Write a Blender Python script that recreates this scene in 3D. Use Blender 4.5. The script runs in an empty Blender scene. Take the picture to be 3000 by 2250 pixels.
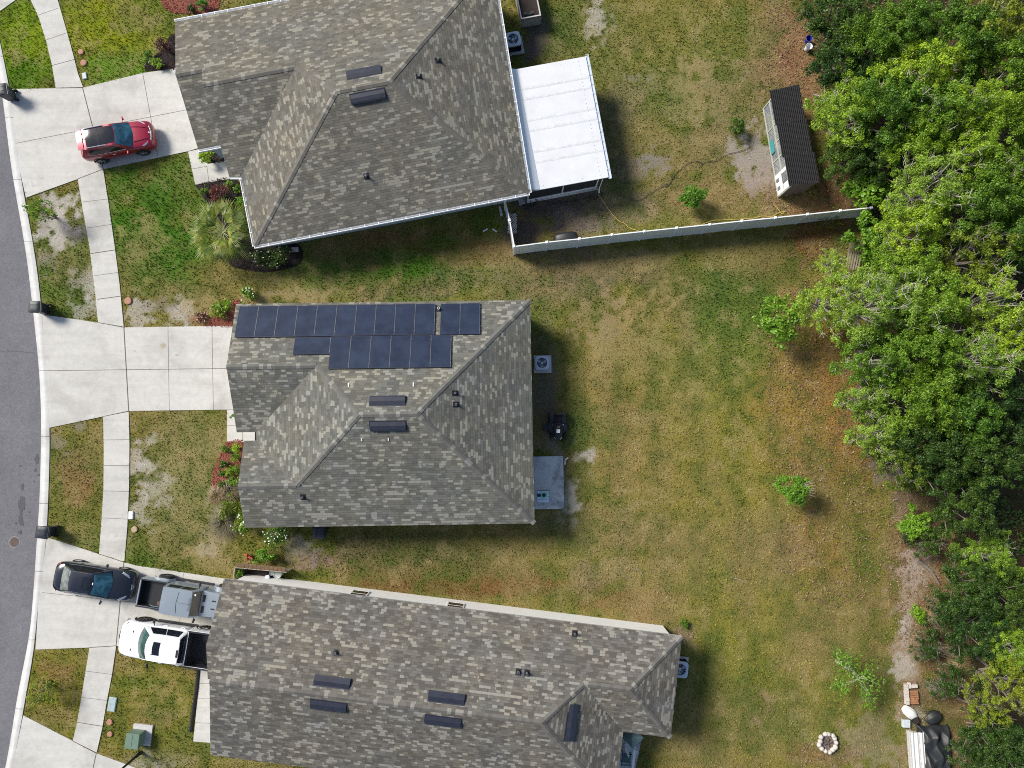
import bpy, bmesh, math, random
import numpy as np
from mathutils import Vector, Matrix
SC = bpy.context.scene
COL = SC.collection
rnd = random.Random(7)
nr = np.random.RandomState(11)
# ---------------------------------------------------------------- camera model (measurements of the place from the picture)
F, H, TILT = 2080.0, 42.0, math.atan(137 / 2080.0)
CT, ST = math.cos(TILT), math.sin(TILT)

def P(u, v, z=0.0):
    dx = (u - 1500) / F; dy = (1125 - v) / F
    y = dy * CT + ST; zz = dy * ST - CT
    k = (z - H) / zz
    return Vector((dx * k, y * k, z))

def P2(u, v, z=0.0):
    p = P(u, v, z); return (p.x, p.y)

def proj(x, y, z=0.0):
    yy = y * CT - 0 + (z - H) * ST
    zz = -y * ST + (z - H) * CT
    return 1500 + F * x / (-zz), 1125 - F * yy / (-zz)

# ---------------------------------------------------------------- tags and hierarchy
def tag(o, label, cat, group=None):
    o['label'] = label; o['category'] = cat
    if group: o['group'] = group
    return o

def thing(name, label, cat, loc=(0, 0, 0), rz=0.0, group=None):
    o = bpy.data.objects.new(name, None); COL.objects.link(o)
    o.location = loc; o.rotation_euler = (0, 0, rz); o.empty_display_size = 0.2
    return tag(o, label, cat, group)

def wloc(o):
    l = Vector((0, 0, 0))
    while o is not None:
        l += o.location; o = o.parent
    return l

class MB:
    def __init__(s):
        s.v = []; s.f = []; s.m = []
    def add(s, vs, fs, mi=0):
        n = len(s.v); s.v += [tuple(p) for p in vs]
        for f in fs:
            s.f.append([n + i for i in f]); s.m.append(mi)
        return s
    def quad(s, a, b, c, d, mi=0): return s.add([a, b, c, d], [(0, 1, 2, 3)], mi)
    def box(s, c, d, rz=0.0, mi=0, M=None, taper=1.0):
        hx, hy, hz = d[0] / 2, d[1] / 2, d[2] / 2
        R = M if M is not None else Matrix.Rotation(rz, 3, 'Z')
        vs = []
        for z, k in ((-hz, 1.0), (hz, taper)):
            for x, y in ((-hx, -hy), (hx, -hy), (hx, hy), (-hx, hy)):
                vs.append(Vector(c) + R @ Vector((x * k, y * k, z)))
        return s.add(vs, [(3, 2, 1, 0), (4, 5, 6, 7), (0, 1, 5, 4), (1, 2, 6, 5), (2, 3, 7, 6), (3, 0, 4, 7)], mi)
    def prism(s, poly, z0, z1, mi=0, mtop=None):
        a = sum(poly[i][0] * poly[(i + 1) % len(poly)][1] - poly[(i + 1) % len(poly)][0] * poly[i][1] for i in range(len(poly)))
        if a < 0: poly = poly[::-1]
        n = len(poly)
        s.add([(p[0], p[1], z0) for p in poly] + [(p[0], p[1], z1) for p in poly],
              [[(i), (i + 1) % n, n + (i + 1) % n, n + i] for i in range(n)] + [list(range(n))[::-1]], mi)
        s.add([(p[0], p[1], z1) for p in poly], [list(range(n))], mi if mtop is None else mtop)
        return s
    def tube(s, pts, rad, n=8, mi=0, caps=True):
        pts = [Vector(p) for p in pts]
        if not isinstance(rad, (list, tuple)): rad = [rad] * len(pts)
        vs = []; up = Vector((0, 0, 1))
        for i, p in enumerate(pts):
            d = (pts[min(i + 1, len(pts) - 1)] - pts[max(i - 1, 0)])
            d = d.normalized() if d.length > 1e-9 else Vector((0, 0, 1))
            a = d.cross(up)
            if a.length < 1e-3: a = d.cross(Vector((1, 0, 0)))
            a.normalize(); b = d.cross(a)
            for k in range(n):
                t = 2 * math.pi * k / n
                vs.append(p + (a * math.cos(t) + b * math.sin(t)) * rad[i])
        fs = []
        for i in range(len(pts) - 1):
            for k in range(n):
                k2 = (k + 1) % n
                fs.append((i * n + k, i * n + k2, (i + 1) * n + k2, (i + 1) * n + k))
        if caps:
            fs.append(tuple(range(n))[::-1]); fs.append(tuple(range((len(pts) - 1) * n, len(pts) * n)))
        return s.add(vs, fs, mi)
    def grid(s, fn, nu, nv, mi=0, flip=False):
        vs = [fn(i / nu, j / nv) for j in range(nv + 1) for i in range(nu + 1)]
        fs = []
        for j in range(nv):
            for i in range(nu):
                q = (j * (nu + 1) + i, j * (nu + 1) + i + 1, (j + 1) * (nu + 1) + i + 1, (j + 1) * (nu + 1) + i)
                fs.append(q[::-1] if flip else q)
        return s.add(vs, fs, mi)
    def build(s, name, mats, parent=None, local=False, smooth=False, bevel=0.0, merge=False, subsurf=0, angle=40):
        if not isinstance(mats, (list, tuple)): mats = [mats]
        off = Vector((0, 0, 0)) if (local or parent is None) else wloc(parent)
        me = bpy.data.meshes.new(name)
        me.from_pydata([(x - off.x, y - off.y, z - off.z) for x, y, z in s.v], [], s.f)
        for m in mats: me.materials.append(m)
        me.polygons.foreach_set('material_index', s.m)
        if merge:
            bm = bmesh.new(); bm.from_mesh(me); bmesh.ops.remove_doubles(bm, verts=bm.verts, dist=1e-4)
            bmesh.ops.recalc_face_normals(bm, faces=bm.faces); bm.to_mesh(me); bm.free()
        if smooth:
            me.polygons.foreach_set('use_smooth', [True] * len(me.polygons))
            if angle < 180:
                try: me.set_sharp_from_angle(angle=math.radians(angle))
                except Exception: pass
        me.update()
        o = bpy.data.objects.new(name, me); COL.objects.link(o)
        if parent is not None: o.parent = parent
        if bevel > 0:
            b = o.modifiers.new('bevel', 'BEVEL'); b.width = bevel; b.segments = 2; b.limit_method = 'ANGLE'
        if subsurf:
            b = o.modifiers.new('subsurf', 'SUBSURF'); b.levels = subsurf; b.render_levels = subsurf
        return o

def npmesh(name, V, nper, mats, parent=None, attr=None, smooth=False):
    """V: (N*nper,3) float array of loose faces with nper corners each"""
    n = len(V) // nper
    me = bpy.data.meshes.new(name)
    me.vertices.add(len(V)); me.loops.add(len(V)); me.polygons.add(n)
    me.vertices.foreach_set('co', V.astype(np.float32).ravel())
    me.loops.foreach_set('vertex_index', np.arange(len(V), dtype=np.int32))
    me.polygons.foreach_set('loop_start', np.arange(0, len(V), nper, dtype=np.int32))
    me.polygons.foreach_set('loop_total', np.full(n, nper, dtype=np.int32))
    for m in (mats if isinstance(mats, (list, tuple)) else [mats]): me.materials.append(m)
    if attr is not None:
        a = me.color_attributes.new('tint', 'FLOAT_COLOR', 'POINT')
        c = np.ones((len(V), 4), dtype=np.float32); c[:, :3] = attr
        a.data.foreach_set('color', c.ravel())
    me.update(); me.validate()
    o = bpy.data.objects.new(name, me); COL.objects.link(o)
    if parent is not None: o.parent = parent
    return o

def copy_tree(o, parent=None):
    c = o.copy(); COL.objects.link(c)
    if parent is not None: c.parent = parent
    for ch in list(o.children): copy_tree(ch, c)
    return c

def structure(o):
    o['kind'] = 'structure'; return o

# ---------------------------------------------------------------- materials
class NT:
    def __init__(s, name):
        s.m = bpy.data.materials.new(name); s.m.use_nodes = True
        s.t = s.m.node_tree; s.n = s.t.nodes; s.n.clear()
        s.out = s.n.new('ShaderNodeOutputMaterial')
    def new(s, typ, **kw):
        nd = s.n.new('ShaderNode' + typ)
        for k, v in kw.items():
            if k == 'inp':
                for a, b in v.items():
                    if hasattr(b, 'is_output') or isinstance(b, bpy.types.NodeSocket): s.t.links.new(b, nd.inputs[a])
                    else: nd.inputs[a].default_value = b
            else: setattr(nd, k, v)
        return nd
    def math(s, op, a, b=None, c=None):
        nd = s.n.new('ShaderNodeMath'); nd.operation = op
        for i, x in enumerate((a, b, c)):
            if x is None: continue
            if isinstance(x, (int, float)): nd.inputs[i].default_value = x
            else: s.t.links.new(x, nd.inputs[i])
        return nd.outputs[0]
    def mix(s, fac, a, b, mode='MIX'):
        nd = s.n.new('ShaderNodeMix'); nd.data_type = 'RGBA'; nd.blend_type = mode
        for sock, x in ((nd.inputs[0], fac), (nd.inputs[6], a), (nd.inputs[7], b)):
            if isinstance(x, (int, float)): sock.default_value = x
            elif isinstance(x, tuple): sock.default_value = (*x[:3], 1)
            else: s.t.links.new(x, sock)
        return nd.outputs[2]
    def ramp(s, fac, stops, const=False):
        nd = s.n.new('ShaderNodeValToRGB'); cr = nd.color_ramp
        cr.interpolation = 'CONSTANT' if const else 'LINEAR'
        while len(cr.elements) < len(stops): cr.elements.new(0.5)
        for e, (p, c) in zip(cr.elements, stops):
            e.position = p; e.color = (*c, 1) if isinstance(c, tuple) else (c, c, c, 1)
        s.t.links.new(fac, nd.inputs[0]); return nd.outputs[0]
    def noise(s, scale, detail=4.0, rough=0.6, vec=None, dist=0.0):
        nd = s.n.new('ShaderNodeTexNoise'); nd.inputs['Scale'].default_value = scale
        nd.inputs['Detail'].default_value = detail; nd.inputs['Roughness'].default_value = rough
        nd.inputs['Distortion'].default_value = dist
        if vec is not None: s.t.links.new(vec, nd.inputs['Vector'])
        return nd.outputs['Fac']
    def pos(s): return s.new('NewGeometry').outputs['Position']
    def obj(s): return s.new('TexCoord').outputs['Object']
    def bsdf(s, color, rough=0.7, metal=0.0, spec=0.5, normal=None, coat=0.0):
        b = s.n.new('ShaderNodeBsdfPrincipled')
        for k, x in (('Base Color', color), ('Roughness', rough), ('Metallic', metal), ('Specular IOR Level', spec), ('Coat Weight', coat)):
            if isinstance(x, (int, float)): b.inputs[k].default_value = x
            elif isinstance(x, tuple): b.inputs[k].default_value = (*x[:3], 1)
            else: s.t.links.new(x, b.inputs[k])
        if normal is not None: s.t.links.new(normal, b.inputs['Normal'])
        s.t.links.new(b.outputs[0], s.out.inputs['Surface']); return b
    def bump(s, h, strength=0.3, dist=0.02):
        nd = s.n.new('ShaderNodeBump'); nd.inputs['Strength'].default_value = strength; nd.inputs['Distance'].default_value = dist
        s.t.links.new(h, nd.inputs['Height']); return nd.outputs[0]

MATS = {}
def plain(name, col, rough=0.6, metal=0.0, var=0.18, scale=6.0, spec=0.5, coat=0.0, bump=0.0):
    if name in MATS: return MATS[name]
    t = NT(name); p = t.obj()
    n = t.noise(scale, 5.0, 0.65, p)
    f = t.ramp(n, [(0.3, 1 - var), (0.7, 1 + var * 0.6)])
    c = t.mix(1.0, tuple(col), f, 'MULTIPLY')
    nm = t.bump(t.noise(scale * 8, 3, 0.6, p), bump, 0.01) if bump else None
    t.bsdf(c, rough, metal, spec, nm, coat); MATS[name] = t.m; return t.m

def shingle(name, cols, tint=(1, 1, 1)):
    t = NT(name)
    uv = t.new('UVMap').outputs[0]
    sp = t.new('SeparateXYZ', inp={0: uv}); U, Vv = sp.outputs[0], sp.outputs[1]
    v = t.math('DIVIDE', Vv, 0.143); row = t.math('FLOOR', v)
    h1 = t.new('TexWhiteNoise', noise_dimensions='1D', inp={'W': row}).outputs['Value']
    # tab widths vary a little along each row
    uvs = t.new('CombineXYZ', inp={0: t.math('MULTIPLY', U, 2.2), 1: t.math('MULTIPLY', row, 7.31)}).outputs[0]
    wob = t.noise(1.0, 1.0, 0.5, uvs)
    x = t.math('ADD', t.math('ADD', t.math('DIVIDE', U, 0.30), t.math('MULTIPLY', h1, 9.0)), t.math('MULTIPLY', wob, 0.9))
    cell = t.math('FLOOR', x)
    cv = t.new('CombineXYZ', inp={0: cell, 1: row}).outputs[0]
    wn = t.new('TexWhiteNoise', noise_dimensions='3D', inp={'Vector': cv})
    h2 = wn.outputs['Value']
    cl = t.noise(0.75, 3.0, 0.6, uv, 0.6)
    val = t.math('ADD', t.math('MULTIPLY', h2, 0.82), t.math('MULTIPLY', t.math('SUBTRACT', cl, 0.5), 1.0))
    base = t.ramp(val, [(0.0, cols[0]), (0.2, cols[1]), (0.42, cols[2]), (0.66, cols[3])], True)
    # weathering in broad patches and fine granules
    warm = t.ramp(t.noise(0.35, 3, 0.6, uv, 0.3), [(0.35, (0.94, 0.97, 0.99)), (0.65, (1.04, 1.01, 0.93))])
    base = t.mix(1.0, base, warm, 'MULTIPLY')
    h3 = t.new('SeparateColor', inp={0: wn.outputs['Color']}).outputs[1]
    base = t.mix(0.5, base, t.mix(1.0, base, t.ramp(h3, [(0.0, (0.86, 0.9, 0.92)), (0.55, (1.0, 1.0, 0.98)), (1.0, (1.08, 1.04, 0.94))]), 'MULTIPLY'))
    gr = t.ramp(t.noise(55, 2, 0.7, uv), [(0.3, 0.8), (0.7, 1.15)])
    base = t.mix(1.0, base, gr, 'MULTIPLY')
    fv = t.math('FRACT', v); fx = t.math('FRACT', x)
    e1 = t.math('LESS_THAN', fv, 0.13); e2 = t.math('LESS_THAN', fx, 0.07)
    e = t.math('MAXIMUM', e1, t.math('MULTIPLY', e2, 0.8))
    base = t.mix(t.math('MULTIPLY', e, 0.42), base, (0.05, 0.048, 0.047))  # shadow line of each row, with the dark tab gaps, put into the colour
    base = t.mix(1.0, base, tuple(tint), 'MULTIPLY')
    hgt = t.math('ADD', t.math('MULTIPLY', t.math('SUBTRACT', 1.0, fv), 1.0), t.math('MULTIPLY', h2, 0.6))
    t.bsdf(base, 0.92, 0, 0.25, t.bump(hgt, 0.55, 0.012)); return t.m

def capmat(name, cols):
    t = NT(name); g = t.new('NewGeometry')
    c = t.ramp(g.outputs['Random Per Island'], [(0.0, cols[1]), (0.3, cols[2]), (0.82, cols[3])], True)
    c = t.mix(1.0, c, t.ramp(t.noise(40, 2, 0.7, t.obj()), [(0.3, 0.8), (0.7, 1.1)]), 'MULTIPLY')
    t.bsdf(c, 0.92, 0, 0.25); return t.m

def concrete(name, col, stain=0.35):
    t = NT(name); p = t.pos()
    a = t.noise(0.35, 6, 0.6, p, 0.5); b = t.noise(3.0, 5, 0.7, p); c = t.noise(45, 3, 0.6, p)
    col1 = t.mix(t.math('MULTIPLY', t.ramp(a, [(0.48, 0.0), (0.7, 1.0)]), stain), tuple(col), tuple(k * f for k, f in zip(col, (0.58, 0.57, 0.56))))
    col2 = t.mix(1.0, col1, t.ramp(b, [(0.3, 0.9), (0.7, 1.05)]), 'MULTIPLY')
    sp = t.noise(1.7, 6, 0.7, p, 1.5)
    col2 = t.mix(t.ramp(sp, [(0.62, 0.0), (0.78, 0.55)]), col2, (.2, .195, .18))
    st = t.noise(0.9, 3, 0.6, t.new('VectorMath', operation='MULTIPLY', inp={0: p, 1: (.25, 2.2, 1)}).outputs[0])
    col2 = t.mix(1.0, col2, t.ramp(st, [(0.35, 0.93), (0.6, 1.02)]), 'MULTIPLY')
    col3 = t.mix(1.0, col2, t.ramp(c, [(0.3, 0.92), (0.7, 1.06)]), 'MULTIPLY')
    t.bsdf(col3, 0.85, 0, 0.3, t.bump(c, 0.2, 0.004)); return t.m

def asphalt():
    t = NT('asphalt'); p = t.pos()
    a = t.noise(0.25, 5, 0.6, p, 0.4); b = t.noise(5, 4, 0.7, p); c = t.noise(24, 3, 0.85, p)
    col = t.ramp(a, [(0.3, (0.125, 0.125, 0.138)), (0.7, (0.165, 0.165, 0.178))])
    col = t.mix(1.0, col, t.ramp(b, [(0.3, 0.86), (0.7, 1.1)]), 'MULTIPLY')
    col = t.mix(1.0, col, t.ramp(c, [(0.3, 0.62), (0.7, 1.38)]), 'MULTIPLY')
    t.bsdf(col, 0.9, 0, 0.3, t.bump(c, 0.4, 0.006)); return t.m

def groundmat():
    t = NT('lawn_soil'); p = t.pos()
    a = t.new('Attribute', attribute_name='tint').outputs['Color']
    c = t.noise(9, 5, 0.75, p); d = t.noise(30, 3, 0.8, p)
    col = t.mix(1.0, a, t.ramp(c, [(0.3, 0.72), (0.7, 1.2)]), 'MULTIPLY')
    col = t.mix(1.0, col, t.ramp(d, [(0.3, 0.7), (0.7, 1.3)]), 'MULTIPLY')
    t.bsdf(col, 1.0, 0, 0.1, t.bump(t.math('ADD', c, d), 0.8, 0.05)); return t.m

def bladegrass():
    t = NT('grass_blade')
    a = t.new('Attribute', attribute_name='tint').outputs['Color']
    d = t.new('BsdfDiffuse', inp={'Color': a}); tr = t.new('BsdfTranslucent', inp={'Color': a})
    m = t.new('MixShader', inp={0: 0.25, 1: d.outputs[0], 2: tr.outputs[0]})
    t.t.links.new(m.outputs[0], t.out.inputs[0]); return t.m

def leafmat(name, cols, trans=0.3, gloss=0.12, objvar=True):
    if name in MATS: return MATS[name]
    t = NT(name); g = t.new('NewGeometry')
    r = g.outputs['Random Per Island']
    n = t.noise(1.3, 3, 0.6, t.obj())
    val = t.math('ADD', t.math('MULTIPLY', r, 0.55), t.math('MULTIPLY', t.ramp(n, [(0.36, 0.0), (0.64, 1.0)]), 0.45))
    k = len(cols)
    c = t.ramp(val, [(i / max(1, k - 1), cc) for i, cc in enumerate(cols)])
    if objvar:
        ov = t.new('ObjectInfo').outputs['Random']
        c = t.mix(1.0, c, t.ramp(ov, [(0.0, (0.58, 0.7, 0.8)), (0.5, (0.95, 0.96, 1.0)), (1.0, (1.25, 1.15, 0.9))]), 'MULTIPLY')
    d = t.new('BsdfPrincipled', inp={'Base Color': c, 'Roughness': 0.45, 'Specular IOR Level': gloss * 3})
    tr = t.new('BsdfTranslucent', inp={'Color': t.mix(1.0, c, (1.25, 1.25, 0.6), 'MULTIPLY')})
    m = t.new('MixShader', inp={0: trans, 1: d.outputs[0], 2: tr.outputs[0]})
    t.t.links.new(m.outputs[0], t.out.inputs[0]); MATS[name] = t.m; return t.m

def solarmat():
    t = NT('solar_cells'); p = t.obj()
    sp = t.new('SeparateXYZ', inp={0: p})
    gx = t.math('FRACT', t.math('DIVIDE', sp.outputs[0], 0.1045)); gy = t.math('FRACT', t.math('DIVIDE', sp.outputs[1], 0.086))
    ln = t.math('MAXIMUM', t.math('LESS_THAN', gx, 0.05), t.math('LESS_THAN', gy, 0.06))
    n = t.noise(1.2, 4, 0.6, t.pos())
    c = t.ramp(n, [(0.35, (0.014, 0.02, 0.04)), (0.65, (0.026, 0.037, 0.066))])
    c = t.mix(t.math('MULTIPLY', ln, 0.5), c, (0.035, 0.045, 0.075))
    # dust collected along the lower edge and small spots
    sp2 = t.noise(14, 3, 0.7, t.pos())
    c = t.mix(t.math('MULTIPLY', t.ramp(sp2, [(0.62, 0.0), (0.7, 1.0)]), 0.35), c, (0.008, 0.009, 0.016))
    t.bsdf(c, 0.22, 0, 0.5); return t.m

def glassmat(name, col, rough=0.04):
    t = NT(name); n = t.noise(2.2, 3, 0.6, t.obj(), 0.8)
    c = t.ramp(n, [(0.35, tuple(k * 0.5 for k in col)), (0.65, tuple(k * 1.35 for k in col))])
    t.bsdf(c, rough, 0, 0.4, None, 0.15); return t.m
def grimy():
    t = NT('stained_concrete'); p = t.pos()
    a = t.noise(0.55, 6, 0.65, p, 1.2); b = t.noise(2.4, 6, 0.75, p, .6); c = t.noise(40, 3, 0.6, p)
    k = t.math('MULTIPLY', t.ramp(a, [(0.42, 0.0), (0.6, 1.0)]), t.ramp(b, [(0.36, 0.15), (0.66, 1.0)]))
    col = t.mix(k, (.64, .645, .63), (.17, .175, .185))
    col = t.mix(1.0, col, t.ramp(c, [(0.3, 0.9), (0.7, 1.06)]), 'MULTIPLY')
    t.bsdf(col, .85, 0, .3); return t.m
# ---------------------------------------------------------------- material set
SH_C = [(0.108, 0.107, 0.097), (0.134, 0.132, 0.119), (0.15, 0.148, 0.133), (0.252, 0.246, 0.22)]
SH_T = [(0.112, 0.106, 0.092), (0.139, 0.131, 0.113), (0.155, 0.145, 0.125), (0.252, 0.238, 0.204)]
SH_B = [(0.1, 0.092, 0.083), (0.128, 0.119, 0.107), (0.153, 0.143, 0.129), (0.262, 0.247, 0.22)]
M = {}
M['asphalt'] = asphalt()
M['stain'] = plain('oil_stain', (.075, .075, .083), .8, var=.3, scale=12)
M['tanstain'] = plain('tan_stain', (.36, .33, .24), .9, var=.15)
M['concrete'] = concrete('pale_concrete', (0.52, 0.508, 0.475), 0.55)
M['kerb'] = concrete('kerb_concrete', (0.52, 0.515, 0.505), 0.45)
M['patio'] = grimy()
M['joint'] = plain('joint_dark', (0.12, 0.11, 0.1), 0.95)
M['white'] = plain('white_trim', (0.76, 0.77, 0.78), 0.5, var=0.06)
M['vinyl'] = plain('white_vinyl', (0.74, 0.75, 0.75), 0.45, var=0.08, scale=1.5)
M['wall_white'] = plain('cream_stucco', (0.87, 0.86, 0.83), 0.85, var=0.06, scale=2, bump=0.3)
M['wall_blue'] = plain('blue_siding', (0.36, 0.47, 0.56), 0.75, var=0.07, scale=2)
M['wall_grey'] = plain('grey_stucco', (0.5, 0.5, 0.48), 0.85, var=0.08, scale=2, bump=0.3)
M['fascia'] = plain('fascia_paint', (0.42, 0.41, 0.39), 0.6, var=0.1)
M['dark'] = plain('black_plastic', (0.012, 0.013, 0.016), 0.5, var=0.3)
M['bin'] = plain('charcoal_plastic', (0.018, 0.024, 0.034), 0.5, var=0.25)
M['navy'] = plain('dark_vent_metal', (0.022, 0.025, 0.04), 0.42, var=0.3, scale=3)
M['rubber'] = plain('tyre_rubber', (0.016, 0.016, 0.017), 0.85, var=0.3)
M['chrome'] = plain('chrome', (0.75, 0.76, 0.78), 0.18, 1.0, var=0.05)
M['alloy'] = plain('alloy_rim', (0.55, 0.56, 0.58), 0.32, 0.8, var=0.1)
M['darkalloy'] = plain('dark_rim', (0.05, 0.05, 0.055), 0.35, 0.6, var=0.1)
M['glass_dark'] = glassmat('tinted_glass', (0.01, 0.013, 0.02), .08)
M['glass_teal'] = glassmat('windscreen_glass', (0.03, 0.10, 0.15))
M['glass_green'] = glassmat('green_glass', (0.03, 0.075, 0.07))
M['glass_grey'] = glassmat('hazy_glass', (0.15, 0.17, 0.17), 0.2)
M['red'] = plain('red_paint', (0.3, 0.01, 0.036), 0.3, 0.2, var=0.08, coat=0.8)
M['blackpaint'] = plain('blue_black_paint', (0.008, 0.01, 0.017), 0.25, 0.1, var=0.1, coat=0.9)
M['greypaint'] = plain('grey_paint', (0.21, 0.25, 0.29), 0.38, 0.0, var=0.06, coat=0.4)
M['whitepaint'] = plain('white_paint', (0.8, 0.81, 0.83), 0.3, var=0.03, coat=0.6)
M['lamp'] = plain('lamp_lens', (0.6, 0.63, 0.66), 0.12, 0.3, var=0.2)
M['taillamp'] = plain('tail_lens', (0.35, 0.01, 0.02), 0.15, var=0.1, coat=0.6)
M['liner'] = plain('bed_liner', (0.014, 0.016, 0.022), 0.75, var=0.3, scale=5)
M['metalroof'] = plain('white_metal_roof', (0.66, 0.67, 0.685), 0.45, var=0.07, scale=1.0)
M['seam'] = plain('roof_seam', (0.62, 0.63, 0.645), 0.5)
M['screen'] = plain('insect_screen', (0.018, 0.019, 0.022), 0.8)
M['green_metal'] = plain('green_enamel', (0.13, 0.2, 0.15), 0.5, var=0.12, scale=4)
M['terracotta'] = plain('red_clay_cover', (0.4, 0.2, 0.13), 0.8)
M['lidgrey'] = plain('pale_lid', (0.5, 0.55, 0.56), 0.7)
M['lidblue'] = plain('blue_green_lid', (0.34, 0.42, 0.43), 0.7)
M['lidwhite'] = plain('white_lid', (0.72, 0.74, 0.78), 0.6)
M['wood_grey'] = plain('weathered_wood', (0.3, 0.26, 0.21), 0.85, var=0.35, scale=9)
M['wood_brown'] = plain('brown_wood', (0.2, 0.125, 0.07), 0.85, var=0.4, scale=8)
M['timber_pale'] = plain('pale_timber', (0.5, 0.49, 0.46), 0.8, var=0.25, scale=7)
M['stone'] = plain('white_stone', (0.5, 0.46, 0.41), 0.85, var=0.2, scale=4, bump=0.5)
M['brick_pale'] = plain('pale_brick', (0.56, 0.5, 0.45), 0.9, var=0.2)
M['brick_red'] = plain('red_brick', (0.36, 0.17, 0.08), 0.9, var=0.3)
M['tarp'] = plain('black_tarp', (0.02, 0.022, 0.024), 0.5, var=0.3, scale=3)
M['sheet'] = plain('white_sheet', (0.7, 0.69, 0.66), 0.8, var=0.12, scale=3)
M['blue'] = plain('blue_plastic', (0.02, 0.03, 0.3), 0.4)
M['mint'] = plain('mint_plastic', (0.3, 0.68, 0.55), 0.5)
M['iron'] = plain('cast_iron', (0.13, 0.095, 0.08), 0.7, 0.3, var=0.3, scale=20)
M['bark'] = plain('bark', (0.2, 0.17, 0.14), 0.95, var=0.35, scale=10, bump=0.6)
M['bark_pale'] = plain('pale_bark', (0.36, 0.335, 0.28), 0.9, var=0.25, scale=8)
M['mulch'] = plain('dark_mulch', (0.028, 0.021, 0.02), 1.0, var=0.5, scale=14, bump=1.0)
M['mulch_red'] = plain('red_mulch', (0.22, 0.075, 0.05), 1.0, var=0.5, scale=14, bump=1.0)
M['blue_trim'] = plain('pale_blue_paint', (0.42, 0.52, 0.62), 0.6)
M['acgrey'] = plain('grey_enamel', (0.5, 0.56, 0.64), 0.45, var=0.08)
M['cord'] = plain('yellow_cord', (0.55, 0.4, 0.1), 0.6)
M['soilpot'] = plain('dark_soil', (0.04, 0.028, 0.024), 1.0, var=0.5, scale=12, bump=1.0)
M['solar'] = solarmat()
M['blades'] = bladegrass()
M['ground'] = groundmat()

# ---------------------------------------------------------------- paved areas
def smooth_poly(pts, k=6):
    out = []
    n = len(pts)
    for i in range(n - 1):
        p0 = Vector(pts[max(i - 1, 0)]); p1 = Vector(pts[i]); p2 = Vector(pts[i + 1]); p3 = Vector(pts[min(i + 2, n - 1)])
        for j in range(k):
            t = j / k
            out.append(0.5 * ((2 * p1) + (p2 - p0) * t + (2 * p0 - 5 * p1 + 4 * p2 - p3) * t * t + (3 * p1 - p0 - 3 * p2 + p3) * t ** 3))
    out.append(Vector(pts[-1])); return out

def pxl(lst, z=0.0): return [P2(u, v, z) for u, v in lst]
ROADPX = [(-105, -300), (-52, 0), (0, 235), (34, 490), (74, 724), (94, 880), (112, 1050), (119, 1158), (121, 1267), (117, 1448), (108, 1592), (98, 1740), (85, 1867), (52, 2040), (16, 2250), (-48, 2520)]
KERBPX = [(-76, -300), (-25, 0), (27, 262), (58, 500), (98, 724), (118, 876), (137, 1100), (143, 1200), (145, 1290), (143, 1400), (137, 1545), (126, 1660), (112, 1769), (98, 1903), (76, 2035), (36, 2250), (-26, 2520)]
KERB_Z = 0.03
road_edge = smooth_poly(pxl(ROADPX, -0.1)); kerb_in = smooth_poly(pxl(KERBPX, KERB_Z))

def resample(pts, n):
    d = [0.0]
    for a, b in zip(pts, pts[1:]): d.append(d[-1] + (b - a).length)
    out = []
    j = 0
    for i in range(n):
        t = d[-1] * i / (n - 1)
        while j < len(d) - 2 and d[j + 1] < t: j += 1
        k = (t - d[j]) / max(1e-9, d[j + 1] - d[j]); out.append(pts[j].lerp(pts[j + 1], k))
    return out
NK = 90
re_, ki_ = resample(road_edge, NK), resample(kerb_in, NK)
ROADW = 8.5
mb = MB()
far = [p + Vector((-ROADW, 0)) for p in re_]
for i in range(NK - 1):
    mb.quad((*far[i + 1], -0.1), (*re_[i + 1], -0.1), (*re_[i], -0.1), (*far[i], -0.1))
rs = random.Random(3)
def blot(u, v, r, sx=1.0, sy=1.0, z=-.096, n=14):
    c = P(u, v, z); k = [rs.uniform(.6, 1.15) for _ in range(n)]
    return [(c.x + math.cos(2 * math.pi * i / n) * r * k[i] * sx, c.y + math.sin(2 * math.pi * i / n) * r * k[i] * sy, z) for i in range(n)]
for (u, v, r, sx, sy) in ((108, 1345, .22, .8, 1.5), (104, 1378, .12, 1, 1), (112, 1392, .08, 1, 1), (66, 1425, .14, .7, 1.6), (62, 1480, .3, .7, 1.9), (60, 1520, .2, .8, 1.6), (86, 1500, .07, 1, 1), (63, 1535, .12, 1, 1), (46, 1533, .08, 1, 1), (58, 1560, .13, 1, 1), (100, 1410, .05, 1, 1), (59, 1365, .06, 1, 1)):
    bz = globals().get('bz', -.097) + .0011; mb.add(blot(u, v, r, sx, sy, bz), [list(range(14))], 1)
for k in range(22): mb.add(blot(2 + 4.6 * k, 1028 + .5 * max(0, k - 10) + 1.5 * (k % 2), .035), [list(range(14))], 1)
structure(mb.build('road', [M['asphalt'], M['stain']]))
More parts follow.
